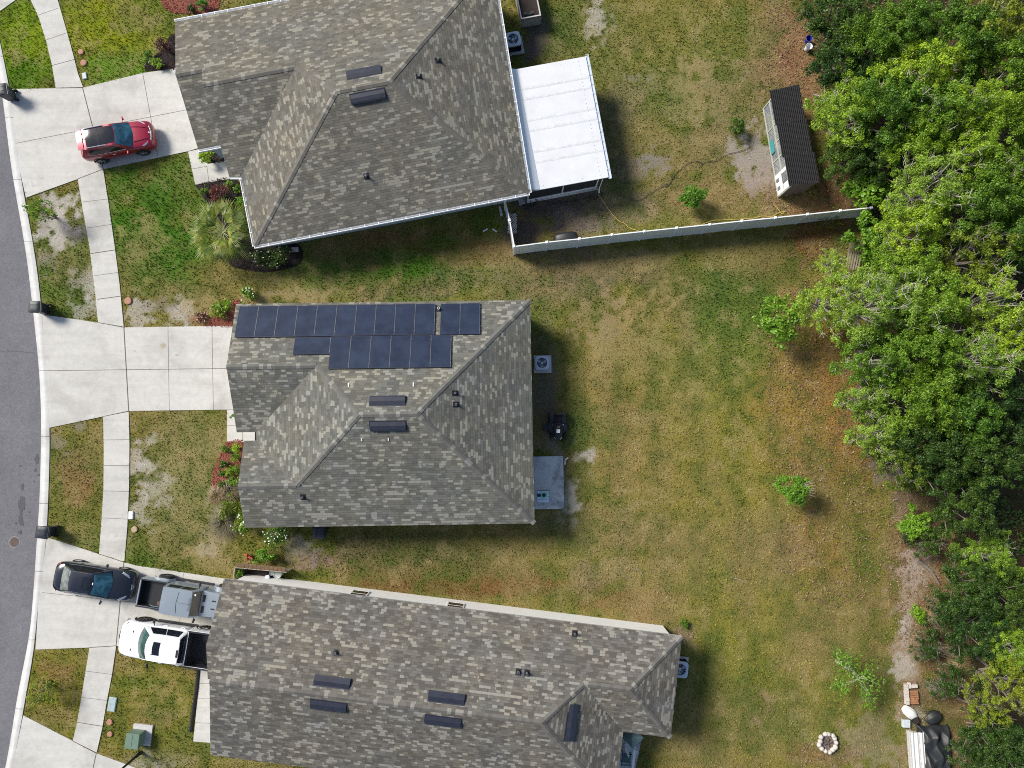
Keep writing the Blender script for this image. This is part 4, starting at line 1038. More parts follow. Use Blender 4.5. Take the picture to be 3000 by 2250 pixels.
for line in (long_px, short_px):
    pts = [P(*u, FH) for u in line]
    for i, (a, b) in enumerate(zip(pts, pts[1:])):
        d = b - a; L = d.length; fang = math.atan2(d.y, d.x); m = (a + b) / 2
        mb = MB(); n = int(L / .3)
        for k in range(n):
            c = a + d * ((k + .5) / n); mb.box((c.x, c.y, FH / 2), (L / n - .008, .035, FH - .2), fang)
        mb.box((m.x, m.y, FH - .04), (L - .12, .06, .14), fang); mb.box((m.x, m.y, .12), (L - .12, .06, .14), fang)
        mb.build('panel', M['mildew'] if line is long_px and i < 5 else M['vinyl'], fence)
    for p in (pts if line is long_px else pts[:-1]): fpost(p)

# ---------------------------------------------------------------- chicken coop
zr = 2.05
TL, TR, BL, BR = P(2257, 265, zr + .05), P(2344, 246, zr - .15), P(2306, 548, zr + .05), P(2396, 537, zr - .15)
cc = (TL + TR + BL + BR) / 4; coop = thing('chicken_coop', 'long shed with a black corrugated roof and wire run by the trees', 'shed', (cc.x, cc.y, 0))
t = NT('black_corrugated'); pz = t.pos(); n1 = t.noise(2.4, 5, .7, pz, .6); n2 = t.noise(9, 3, .7, pz)
cz = t.mix(t.ramp(n1, [(.62, 0.0), (.72, 1.0)]), (.012, .012, .014), (.11, .035, .02)); cz = t.mix(t.ramp(n2, [(.68, 0.0), (.74, 0.8)]), cz, (.3, .28, .27))
t.bsdf(cz, .6, 0, .25); M['corr'] = t.m
def roofp(a, b, dz=0): return TL.lerp(TR, a).lerp(BL.lerp(BR, a), b) + Vector((0, 0, dz))
for (b0, b1, sh, dz) in ((0, .36, -.06, 0), (.345, .70, .0, .03), (.69, 1.0, .10, .05)):
    mb = MB(); mb.grid(lambda a, t: roofp(a, lerp(b0, b1, t), dz + .04 * math.sin(2 * math.pi * 16 * a)) + ex * sh, 16 * 8, 2)
    mb.build('roof_sheet', M['corr'], coop, smooth=True, angle=180)
def cw(a, b, z): p = roofp(a, b); return Vector((p.x, p.y, z))
fm = MB(); A0, A1 = .16, .97
for b in (.04, .3, .47, .63, .77, .985): p = cw(A0, b, 0); fm.box((p.x, p.y, 1.0), (.07, .07, 2.0), .19)
for z in (.1, 1.1, 1.85):
    p0, p1 = cw(A0, .04, z), cw(A0, .985, z); dv = p1 - p0; fm.box((p0 + p1) / 2 - ex * .04, (dv.length, .05, .08), math.atan2(dv.y, dv.x))
fm.build('frame', plain('green_timber', (.4, .42, .34), .8, var=.2), coop)
wm = MB()
for b in np.arange(.05, .76, .012): wm.tube([cw(A0, b, .1), cw(A0, b, 1.9)], .0045, 3, caps=False)
for z in np.arange(.15, 1.9, .1): wm.tube([cw(A0, .05, z), cw(A0, .76, z)], .0045, 3, caps=False)
wm.build('wire_mesh', M['acgrey'], coop)
mb = MB()
for a, b, c_, d_ in ((A0, .04, A1, .04), (A1, .04, A1, .985), (A1, .985, A0, .985)): mb.quad(cw(a, b, 0), cw(c_, d_, 0), cw(c_, d_, 1.85), cw(a, b, 1.9))
mb.quad(cw(.5, .04, 0), cw(.5, .985, 0), cw(.5, .985, 1.7), cw(.5, .04, 1.7)); mb.build('wall', plain('dark_boards', (.07, .055, .045), .9, var=.3), coop)
p0, p1 = cw(A0 - .02, .775, 1.0), cw(A0 - .02, .98, 1.0); dv = p1 - p0; an = math.atan2(dv.y, dv.x); mid = (p0 + p1) / 2
door = MB().box(mid, (dv.length, .05, 1.95), an).build('door', M['white'], coop, bevel=.01)
out = -ex * .03
mb = MB(); mb.box(mid + Vector((0, 0, .45)) + out + dv * -.08, (dv.length * .5, .02, .7), an); mb.box(mid + Vector((0, 0, -.55)) + out + dv * .2, (.2, .02, .4), an); mb.box(mid + Vector((0, 0, -.55)) + out - dv * .2, (.2, .02, .4), an)
mb.build('pane', M['glass_grey'], door)
mb = MB(); tl, tr = cw(A0 - .03, .36, .45), cw(A0 - .03, .6, .45); dv2 = tr - tl; mb.box((tl + tr) / 2, (dv2.length * .55, .02, .5), math.atan2(dv2.y, dv2.x)); mb.build('teal_panel', plain('teal_panel', (.05, .3, .32), .6), coop)

# ---------------------------------------------------------------- middle house patio, table, mower, bricks
slab('patio_slab', [(1560, 1338), (1650, 1336), (1653, 1491), (1563, 1492)], z=.06, m='patio', zpx=.06)
def garden_table():
    c = P(1592, 1455, .55); o = thing('patio_table', 'pale blue slatted patio table on the stained concrete slab', 'table', (c.x, c.y, .06), 0)
    mb = MB()
    for k in (0, 1, 3): mb.box((0, -.26 + .172 * k, .5), (.7, .16, .03))
    mb.box((.2, .085, .5), (.3, .16, .03)); mb.build('tabletop', plain('white_blue_paint', (.62, .74, .8), .5, var=.06), o, local=True)
    MB().box((0, 0, .46), (.74, .72, .04)).build('frame', plain('deep_blue_paint', (.02, .05, .12), .5), o, local=True)
    for sx in (-1, 1):
        for sy in (-1, 1): MB().box((sx * .28, sy * .26, .24), (.04, .04, .48)).build('leg', M['blue_trim'], o, local=True)
    c = Vector((c.x, c.y, .06)); b = thing('bowl', 'mint green plastic bowl on the patio table', 'bowl', (c.x + .02, c.y + .1, .575))
    mb = MB(); pr = [(.02, .0), (.11, .005), (.16, .07), (.175, .12), (.155, .115), (.1, .03), (.01, .02)]
    mb.grid(lambda a, t: Vector((math.cos(2 * math.pi * a) * pr[round(t * 6)][0], math.sin(2 * math.pi * a) * pr[round(t * 6)][0], pr[round(t * 6)][1])), 20, 6)
    mb.build('basin', M['mint'], b, local=True, smooth=True); MB().tube([(0, 0, .03), (0, 0, .06)], .09, 16).build('contents', M['dark'], b, local=True)
garden_table()
for i, (u, v, rz) in enumerate(((1660, 1344, .6), (1655.5, 1355, 1.5))):
    c = P(u, v, .06); o = MB().box((c.x, c.y, .05), (.24, .11, .08), rz).build('brick', M['brick_pale'], bevel=.008)
    tag(o, ['pale brick by the patio slab, lying aslant', 'pale brick by the patio slab, lying along its edge'][i], 'brick', 'loose bricks by the patio')
c = P(1634, 1246, .5); mo = thing('riding_mower', 'black riding lawn mower parked behind the middle house', 'lawn mower', (c.x, c.y, 0), -math.pi / 2)
loft_body('hood', M['dark'], mo, [(.86, .16, .4, .66, .7, .05), (.82, .24, .36, .74, .78, .06), (.6, .27, .36, .84, .88, .06), (.2, .27, .36, .9, .95, .06), (.1, .25, .4, .9, .94, .06)])
MB().box((-.15, 0, .4), (1.0, .42, .12)).build('chassis', M['dark'], mo, local=True)
mb = MB()
for s in (1, -1): mb.grid(lambda a, t, s=s: Vector((lerp(-.78, -.12, a), s * lerp(.24, .47, t), .62 + .08 * math.sin(math.pi * a) - .04 * t)), 8, 3)
mb.build('fender', M['dark'], mo, local=True, smooth=True)
mb = MB(); mb.box((-.42, 0, .62), (.42, .46, .1)); mb.box((-.64, 0, .78), (.1, .46, .32)); mb.build('seat', M['rubber'], mo, local=True, bevel=.04, smooth=True)
mb = MB(); mb.tube([(.0 + .06 * math.cos(2 * math.pi * k / 20) * 2.2, math.sin(2 * math.pi * k / 20) * .17, .98 + .03 * math.cos(2 * math.pi * k / 20)) for k in range(21)], .016, 6, caps=False); mb.tube([(.16, 0, .8), (0, 0, .98)], .02, 6)
mb.box((0, 0, .98), (.02, .32, .02)); mb.build('steering_wheel', M['rubber'], mo, local=True)
mb = MB(); mb.tube([(.05, 0, .16), (.05, 0, .3)], [.62, .55], 20); mb.build('mower_deck', M['bin'], mo, local=True)
MB().box((.1, -.7, .24), (.36, .3, .1), .2).build('discharge_chute', M['dark'], mo, local=True, bevel=.03)
MB().box((.34, .0, .93), (.2, .2, .02)).build('label_plate', M['white'], mo, local=True)
for s in (1, -1):
    lampshape('headlight', mo, [(.84, s * .12, .71), (.7, s * .24, .77), (.68, s * .2, .8), (.8, s * .1, .77)], .02, M['lamp'])
    wheel(mo, -.5, s * .42, .25, .22, M['acgrey'], 5, .45); wheel(mo, .62, s * .4, .18, .16, M['acgrey'], 5, .45)
    MB().tube([(-.05, s * .3, .6), (-.02, s * .3, .82)], .018, 6).build('lever', M['white'], mo, local=True)
for s, y in ((1, .05), (-1, -.05)): MB().tube([(.12, y, .95), (.12, y, .975)], .035, 10).build('dial', M['lidwhite'], mo, local=True)

# ---------------------------------------------------------------- things in the upper back yard
pb = P(1545, 30, 0.7); o = thing('raised_planter', 'tall raised planter box with lattice sides and dark soil at the top edge', 'planter', (pb.x, pb.y + .5, 0), .19)
W2, L2, h2 = .58, 1.1, .95
mb = MB()
for s in (1, -1):
    mb.box((s * W2, 0, h2 / 2), (.05, 2 * L2, h2)); mb.box((0, s * L2, h2 / 2), (2 * W2 - .05, .05, h2 - .01))
mb.build('side_wall', M['wood_grey'], o, local=True)
MB().box((0, 0, h2 * .45), (2 * W2 - .06, 2 * L2 - .06, h2 * .82)).build('soil', M['soilpot'], o, local=True)
mb = MB()
for s in (1, -1): mb.box((s * W2, 0, h2 + .02), (.07, 2 * L2 + .07, .04))
mb.box((0, -L2, h2 + .0205), (2 * W2 - .08, .07, .04)); mb.box((0, L2, h2 + .0205), (2 * W2 - .08, .07, .04)); mb.build('rim', M['timber_pale'], o, local=True)
mb = MB()
for k in range(-4, 5):
    for dgn in (1, -1): mb.box((k * .12, -L2 - .035, h2 * .45), (.025, .012 + .006 * (dgn > 0), h2 * .8), M=Matrix.Rotation(.6 * dgn, 3, 'Y'))
mb.build('lattice', M['timber_pale'], o, local=True)
c = P(1543, 38, h2); b = thing('cloth', 'black cloth hanging over the end of the raised planter', 'cloth', (c.x + .15, c.y - .06, 0), .19)
mb = MB(); mb.grid(lambda a, t: Vector((lerp(-.3, .3, a), .1 - .26 * t ** .5 + .02 * math.sin(9 * a), h2 + .07 - .5 * max(0, t - .35) + .01 * math.sin(7 * a + 5 * t))), 10, 8); mb.build('sheet', M['tarp'], b, local=True, smooth=True)

lt = P(1501, 655, .05); o = thing('lattice_panel', 'white diamond lattice panel lying on the dark soil', 'lattice', (lt.x, lt.y, .03), -.03)
mb = MB()
wl, hl = .56, 1.26
for k in range(-9, 10):
    for s, z in ((1, .02), (-1, .032)):
        pts = []
        for tt in np.linspace(-1.2, 1.2, 60):
            x, y = tt + 0, s * tt * 1.0 + k * .145
            if abs(x) < wl / 2 and abs(y) < hl / 2: pts.append((x, y, z))
        if len(pts) > 1: mb.tube([pts[0], pts[-1]], .016, 4)
mb.build('slats', M['white'], o, local=True)

def rope(name, label, cat, px, r, m, z=.03, wig=0.03):
    pts = [Vector((*p, 0)) for p in [P2(u, v, z) for u, v in px]]
    sm = smooth_poly([(p.x, p.y) for p in pts], 8)
    o = MB().tube([(p.x + rnd.uniform(-wig, wig) * .3, p.y + rnd.uniform(-wig, wig) * .3, z + .01 * math.sin(i * 1.7)) for i, p in enumerate(sm)], r, 6).build(name, m, smooth=True)
    return tag(o, label, cat)
coil = [(1552 + 16 * math.cos(k * .7) + (k % 5) * 1.6, 588 + 14 * math.sin(k * .7) + (k % 3) * 2) for k in range(26)]
coil += [(1545 + 8 * math.cos(k * .8), 606 + 8 * math.sin(k * .8)) for k in range(8)]
rope('hose', 'black garden hose coiled by the house and trailing across the upper yard', 'hose',
     coil + [(1580, 589), (1625, 597), (1660, 594), (1700, 586), (1745, 577), (1800, 565), (1835, 580), (1870, 587), (1900, 570), (1930, 550), (1955, 538), (1948, 548), (1960, 540), (1975, 515), (2000, 490), (2030, 472), (2055, 478), (2052, 488), (2062, 476), (2100, 470), (2130, 452), (2160, 445), (2185, 436), (2196, 428), (2190, 420), (2170, 420)], .015, plain('hose_rubber', (.03, .03, .03), .8), z=.05)
rope('extension_cord', 'yellow cord running from the patio cover down to the white fence', 'cord', [(1751, 545), (1754, 570), (1768, 590), (1788, 620), (1810, 645), (1830, 655), (1845, 668), (1870, 676)], .016, M['cord'], z=.06)
rope('extension_cord', 'yellow cord looping on the grass above the fence near the shed', 'cord', [(2052, 660), (2075, 650), (2100, 645), (2200, 640), (2230, 633), (2262, 634), (2276, 625), (2298, 620), (2290, 626), (2278, 610), (2268, 600)], .016, M['cord'], z=.06)
c = P(1658, 697, .5); o = thing('covered_grill', 'black covered grill standing against the white fence', 'grill', (c.x, c.y, 0), .12)
loft_body('cover', M['tarp'], o, [(-.72, .2, .05, .5, .55, .05), (-.66, .3, .02, .68, .74, .08), (-.1, .33, .02, .82, .9, .12), (.3, .33, .02, .84, .9, .12), (.66, .3, .02, .66, .72, .08), (.72, .2, .05, .5, .55, .05)])
for i, (u, v, rz, sx, sy, lab) in enumerate(((1467, 619, .2, .15, .62, 'grey plank lying on the grass beside the fence corner by the house'), (1422, 674, .5, .32, .1, 'short grey block in the side yard, left of its twin'), (1449, 675, -.6, .34, .1, 'short grey block in the side yard nearest the fence'))):
    c = P(u, v, .05); o = MB().box((c.x, c.y, .045), (sx, sy, .05), rz).build('plank' if i == 0 else 'paving_block', M['lidgrey'], bevel=.01); tag(o, lab, 'plank' if i == 0 else 'block')
c = P(864, 731, .06); o = MB().box((c.x, c.y, .05), (.42, .3, .07), .1).build('splash_block', plain('lilac_concrete', (.5, .45, .52), .8), bevel=.02); tag(o, 'pale lilac splash block on the grass beside the flowering bush', 'splash block')
for (u, v, m, lab, h) in ((2371, 112, 'blue', 'blue bucket standing at the edge of the woods', .38), (2371, 135, 'lidwhite', 'white bucket standing at the edge of the woods', .4)):
    c = P(u, v, h); o = thing('bucket', lab, 'bucket', (c.x, c.y, 0), 0, 'buckets by the woods')
    mb = MB(); pr = [(.15, 0), (.19, h), (.205, h), (.18, h - .01), (.14, .05), (.0, .05)]
    mb.grid(lambda a, t: Vector((math.cos(2 * math.pi * a) * pr[round(t * 5)][0], math.sin(2 * math.pi * a) * pr[round(t * 5)][0], pr[round(t * 5)][1])), 20, 5); mb.build('pail', M[m], o, local=True, smooth=True, angle=60)
    mb = MB(); mb.tube([(.2 * math.cos(math.pi * k / 10), -.02 - .19 * math.sin(math.pi * k / 10), h + .02) for k in range(11)], .008, 5); mb.build('handle', M['alloy'], o, local=True)
# wooden pallet gate by the woods
c = P(2504, 745, .9); o = thing('wooden_pallet', 'weathered wooden pallet leaning among the branches at the wood edge', 'pallet', (c.x, c.y, .85), -.12)
o.rotation_euler = (.25, 0, -.12)
for k in range(6): MB().box((-.36 + .145 * k, 0, .05), (.07, 1.7 + .1 * (k % 2), .03)).build('slat', M['wood_grey'], o, local=True)
for y in (-.7, .1, .72): MB().box((0, y, .01), (.86, .07, .05)).build('crossbar', M['wood_brown'], o, local=True)

# ---------------------------------------------------------------- side yard of the lower house
c = P(770, 1688, .5); o = thing('timber_bin', 'open fronted bin of old boards beside the cream house wall', 'timber bin', (c.x, c.y - .05, 0), -.09)
mb = MB()
for k in range(12): mb.box((-1.38 + .25 * k, .5, .5), (.23, .04, 1.0 + .05 * rnd.random()))
for k in range(4): mb.box((-1.5, -.36 + .25 * k, .48), (.05, .23, .96 + .06 * rnd.random()))
mb.build('side_wall', M['wood_grey'], o, local=True)
mb = MB()
for k in range(12): mb.box((-1.3 + .235 * k, .62, .98 + .012 * (k % 2)), (.22, .34, .03), M=Matrix.Rotation(.5, 3, 'X'))
mb.build('lid_board', M['wood_brown'], o, local=True)
mb = MB(); mb.box((-.2, .1, .06), (2.4, .72, .1)); mb.build('soil', M['soilpot'], o, local=True)
for (u, v, rr, hh, lab, m) in ((812, 1682, .24, .55, 'round grey tub with an open top beside the cream wall', 'lidgrey'), (796, 1678, .15, .5, 'narrow grey canister between the timber bin and round tub', 'acgrey')):
    c = P(u, v, hh); o = thing('tub', lab, 'tub', (c.x, c.y, 0))
    mb = MB(); pr = [(rr * .9, 0), (rr, hh), (rr * .92, hh), (rr * .85, hh - .06), (0, hh - .07)]
    mb.grid(lambda a, t: Vector((math.cos(2 * math.pi * a) * pr[round(t * 4)][0], math.sin(2 * math.pi * a) * pr[round(t * 4)][0], pr[round(t * 4)][1])), 24, 4); mb.build('shell', M[m], o, local=True, smooth=True, angle=50)
    MB().tube([(0, 0, hh - .068), (0, 0, hh - .05)], rr * .8, 20).build('contents', plain('tub_fill', (.4, .43, .38), .8), o, local=True)
c = P(787, 1693, .4); o = thing('pressure_washer', 'small dark machine with a pale cap against the cream wall', 'machine', (c.x, c.y, 0), .2)
MB().box((0, -.05, .25), (.28, .3, .42)).build('body', M['dark'], o, local=True, bevel=.04); MB().box((-.02, .08, .5), (.26, .2, .1)).build('cap', M['acgrey'], o, local=True, bevel=.03)
for s in (1, -1): MB().tube([(s * .14, -.1, .12), (s * .19, -.1, .12)], .12, 14).build('wheel', M['rubber'], o, local=True)
MB().tube([(0, -.2, .5), (-.08, -.3, .3), (-.14, -.36, .1)], .018, 6).build('hose', M['lidgrey'], o, local=True)
c = P(591, 2062, .05); rb = P(600, 1958, .05); rc = P(562, 2150, .05)
o = MB().tube([(*P2(582, 1955), .04), (*P2(577, 2010), .05), (*P2(567, 2080), .04), (*P2(559, 2142), .04)], .1, 8).build('rubber_edging', plain('black_rubber_chips', (.016, .015, .017), .8, var=.6, scale=22, bump=1.0), smooth=True)
tag(o, 'strip of black rubber edging along the lawn beside the pale front path', 'edging')

# rear porch of the lower house
slab('patio_slab', [(1828, 2158), (1880, 2165), (1858, 2268), (1790, 2268)], z=.05, m='patio', zpx=.05)
def pchair(label, u, v, rz, m):
    c = P(u, v, .6); o = thing('patio_chair', label, 'chair', (c.x, c.y, .05), rz, 'chairs on the rear porch')
    mb = MB()
    for k in range(4): mb.box((-.2 + .13 * k, 0, .42), (.12, .52, .03))
    mb.build('seat', m, o, local=True)
    mb = MB()
    for k in range(4): mb.box((-.3, -.195 + .13 * k, .72), (.03, .12, .56), M=Matrix.Rotation(-.2, 3, 'Y'))
    mb.build('backrest', m, o, local=True)
    for s in (1, -1):
        MB().box((-.02, s * .3, .6), (.56, .08, .03)).build('armrest', m, o, local=True)
        for x in (-.24, .22): MB().box((x, s * .29, .3), (.05, .04, .58)).build('leg', m, o, local=True)
pchair('white patio chair at the step of the rear porch', 1850, 2190, 0.4, M['lidwhite'])
pchair('green patio chair tucked under the rear porch eave', 1836, 2224, -.1, plain('green_chair', (.09, .16, .17), .6))
c = P(1855, 2164, 1.9); o = thing('patio_umbrella', 'small dark green square umbrella at the rear porch', 'umbrella', (c.x, c.y, .05), .75)
mb = MB(); r0 = .42
mb.add([(-r0, -r0, 1.72), (r0, -r0, 1.72), (r0, r0, 1.72), (-r0, r0, 1.72), (0, 0, 1.9)], [(0, 1, 4), (1, 2, 4), (2, 3, 4), (3, 0, 4)]); mb.build('canopy', plain('green_canvas', (.075, .135, .14), .8), o, local=True)
MB().tube([(0, 0, 0), (0, 0, 1.85)], .02, 8).build('pole', M['alloy'], o, local=True); MB().tube([(0, 0, 0), (0, 0, .08)], .22, 16).build('base', M['dark'], o, local=True)
c = P(1856, 2225, .95); o = thing('porch_railing', 'white railing along the edge of the rear porch', 'railing', (c.x, c.y, .05), -.12)
mb = MB(); mb.box((0, 0, .95), (.14, 1.1, .05)); mb.box((0, 0, .12), (.06, 1.1, .05)); mb.build('rail', M['white'], o, local=True)
for k in range(9): MB().box((0, -.5 + .125 * k, .52), (.03, .03, .78)).build('baluster', M['white'], o, local=True)

# ---------------------------------------------------------------- far yard: fire ring, bricks, tarp
fr_ = P(2428, 2178, .2)
o = thing('fire_ring', 'round fire ring of pale stones with ash in the middle', 'fire pit', (fr_.x, fr_.y, 0))
for k in range(13):
    a = 2 * math.pi * k / 13 + rnd.uniform(-.08, .08); rr = .49 + rnd.uniform(-.04, .05)
    bm = bmesh.new(); bmesh.ops.create_icosphere(bm, subdivisions=2, radius=1)
    sx, sy, sz = rnd.uniform(.13, .18), rnd.uniform(.1, .14), rnd.uniform(.12, .17)
    for v in bm.verts:
        k2 = 1 + .18 * math.sin(v.co.x * 5 + k) * math.cos(v.co.y * 4 + k * 2); v.co = Vector((v.co.x * sx * k2 * .9, v.co.y * sy * 1.25 * k2, v.co.z * sz))
        v.co = Matrix.Rotation(a, 3, 'Z') @ v.co + Vector((math.cos(a) * rr, math.sin(a) * rr, .12))
    me = bpy.data.meshes.new('stone'); bm.to_mesh(me); bm.free(); me.materials.append(M['stone']); me.polygons.foreach_set('use_smooth', [True] * len(me.polygons))
    so = bpy.data.objects.new('stone', me); COL.objects.link(so); so.parent = o
mb = MB(); mb.grid(lambda a, t: Vector((math.cos(2 * math.pi * a) * .42 * t, math.sin(2 * math.pi * a) * .42 * t, .05 + .05 * math.sin(9 * a * 6.28) * t * (1 - t))), 30, 6); mb.build('ash', plain('ash', (.16, .12, .11), 1, var=.6, scale=15), o, local=True)
mb = MB()
for k in range(5): a = k * 1.3; mb.tube([(.25 * math.cos(a), .25 * math.sin(a), .07), (-.18 * math.cos(a + .4), -.2 * math.sin(a + .4), .12)], .03, 6)
mb.build('charred_wood', M['iron'], o, local=True)
c = P(2673, 2034, .3); bs = thing('brick_stack', 'stack of pale and rusty bricks on a wooden pallet by the brush', 'brick stack', (c.x, c.y, 0), .03)
mb = MB()
for k in range(5): mb.box((0, -.58 + .29 * k, .05), (.86, .12, .04))
mb.build('pallet', M['wood_brown'], bs, local=True)
mb = MB(); 
for lay in range(2):
    for k in range(6):
        mb.box((-.27 + rnd.uniform(-.015, .015), -.5 + .19 * k, .12 + .1 * lay), (.2, .18, .09), rnd.uniform(-.05, .05))
    mb.box((-.08, .46, .12 + .1 * lay), (.12, .3, .09), 0); mb.box((.18, .42, .12 + .1 * lay), (.34, .18, .085), .03)
mb.build('pale_bricks', M['brick_pale'], bs, local=True)
mb = MB()
for lay in range(2):
    for k in range(6): mb.box((.14 + rnd.uniform(-.03, .03), -.52 + .125 * k, .12 + .1 * lay), (.42, .095, .088), rnd.uniform(-.08, .08))
mb.build('rusty_bricks', M['brick_red'], bs, local=True)
c = P(2668, 2090, .2); o = thing('sack', 'bulging white sack slumped below the brick stack', 'sack', (c.x, c.y, 0), -.7)
loft_body('cloth', M['sheet'], o, [(-.5, .1, .02, .14, .18, .03), (-.42, .22, .0, .2, .27, .06), (-.1, .31, .0, .28, .36, .1), (.2, .29, .0, .25, .34, .1), (.42, .2, .0, .18, .24, .06), (.52, .1, .02, .1, .14, .03)])
c = P(2656, 2121, .2); o = MB().box((c.x, c.y, .12), (.42, .42, .2), -.05).build('concrete_block', M['lidgrey'], bevel=.02); tag(o, 'square grey concrete block beside the white sack', 'block')
c = P(2684, 2112, .3); o = thing('bucket', 'dark pot between the white sack and the pale boards', 'pot', (c.x, c.y, 0))
MB().tube([(0, 0, 0), (0, 0, .3)], [.16, .2], 16).build('pail', M['dark'], o, local=True, smooth=True); MB().tube([(0, 0, .295), (0, 0, .305)], .17, 16).build('contents', M['mulch'], o, local=True)
c = P(2690, 2220, .35); o = thing('board_stack', 'stack of long pale corrugated boards beside the black tarp', 'boards', (c.x, c.y - .5, 0), .035)
mb = MB()
for k in range(3): mb.box((-.28 + .26 * k, -.02 * k, .2 + .02 * k), (.25, 3.9 - .1 * k, .3))
mb.build('boards', M['timber_pale'], o, local=True, bevel=.02)
mb = MB(); mb.grid(lambda a, t: Vector((lerp(-.32, .42, a), lerp(-1.95, 1.9, t), .4 + .03 * math.sin(a * 18))), 24, 2); mb.build('corrugated_sheet', M['sheet'], o, local=True, smooth=True)
c = P(2745, 2210, .4); o = thing('tarp', 'crumpled black tarp covering a heap at the brush edge', 'tarp', (c.x, c.y - .45, 0), .05)
mb = MB()
def tarp(a, t):
    x, y = lerp(-.85, 1.0, a), lerp(-2.0, 1.95, t); e = min(a, 1 - a, t * 1.5, (1 - t) * 1.5); h = .62 * min(1, e / .18) ** .7
    cr = lambda q: 1 - 2 * abs((q / 3.1416) % 1 - .5) * 2; f = .1 * cr(3.2 * x + 1.3 * y + .6 * math.sin(2 * y)) + .09 * cr(2.1 * y - 2.6 * x + 1) + .06 * math.sin(6 * x + 2.2 * math.sin(1.7 * y)) + .06 * math.sin(3.1 * y - 4 * x + 1) + .045 * math.sin(11 * x + 5 * y) + .22 * math.exp(-((x - .15 + .25 * y * .5) / .12) ** 2)
    return Vector((x + .06 * math.sin(5 * y), y + .07 * math.sin(6 * x), max(.02, h * (.8 + f))))
mb.grid(tarp, 46, 80); mb.build('sheet', M['tarp'], o, local=True, smooth=True, angle=180)
c = P(2742, 2107, .4); o2 = thing('rubbish_bag', 'glossy black rubbish bag above the crumpled tarp', 'bag', (c.x, c.y, 0), .5)
loft_body('bag', M['tarp'], o2, [(-.5, .12, .02, .12, .2, .04), (-.4, .28, .0, .26, .36, .08), (-.05, .4, .0, .34, .46, .12), (.3, .32, .0, .3, .42, .1), (.48, .12, .02, .2, .26, .04)])
# sticks on the grass
for (u0, v0, u1, v1, lab) in ((1868, 1668, 1884, 1689, 'thin fallen stick on the grass above the lower house'), (2145, 1692, 2185, 1710, 'thin fallen stick in the middle of the long lawn'), (2630, 2230, 2633, 2248, 'pale stick at the foot of the lawn near the boards')):
    a, b = P(u0, v0, .06), P(u1, v1, .06); m = (a + b) / 2 + Vector((.05, .04, .0))
    mb = MB(); mb.tube([a, m, b], [.018, .015, .008], 5); mb.tube([a, a + Vector((-.12, .1, .03))], [.012, .005], 4); mb.tube([a, a + Vector((-.15, -.03, .03))], [.012, .005], 4)
    tag(mb.build('fallen_stick', M['bark_pale']), lab, 'stick')
a, b = P(2690, 1640, .15), P(2752, 1712, .1)
tag(MB().tube([a, a.lerp(b, .5) + Vector((.12, .06, .05)), b], [.1, .085, .05], 8).build('fallen_log', M['bark'], smooth=True), 'grey fallen log lying in the leaf litter', 'log')
# ---------------------------------------------------------------- ground: colours by zone (real differences of turf, litter and sand)
def vnoise(x, y, s, seed):
    r = np.random.RandomState(seed).rand(256, 256)
    x = x / s + 1000; y = y / s + 1000
    xi = np.floor(x).astype(int); yi = np.floor(y).astype(int); fx = x - xi; fy = y - yi
    fx = fx * fx * (3 - 2 * fx); fy = fy * fy * (3 - 2 * fy)
    g = lambda a, b: r[a % 256, b % 256]
    return (g(xi, yi) * (1 - fx) + g(xi + 1, yi) * fx) * (1 - fy) + (g(xi, yi + 1) * (1 - fx) + g(xi + 1, yi + 1) * fx) * fy
def fbm(x, y, s, seed, o=4):
    t = 0; a = 1; n = 0
    for i in range(o): t = t + a * vnoise(x, y, s / 2 ** i, seed + i); n += a; a *= .6
    return t / n
LUSH, GREEN, OLIVE, YEL = (.065, .175, .014), (.11, .18, .02), (.21, .18, .034), (.24, .21, .03)
TAN, DRY, BROWN, RUST = (.36, .275, .12), (.28, .2, .075), (.2, .115, .04), (.24, .1, .04)
SAND, GREY, SOIL, LITTER, DARK = (.5, .46, .41), (.27, .235, .22), (.1, .078, .085), (.26, .155, .095), (.035, .03, .02)
BASE = (.215, .19, .045)
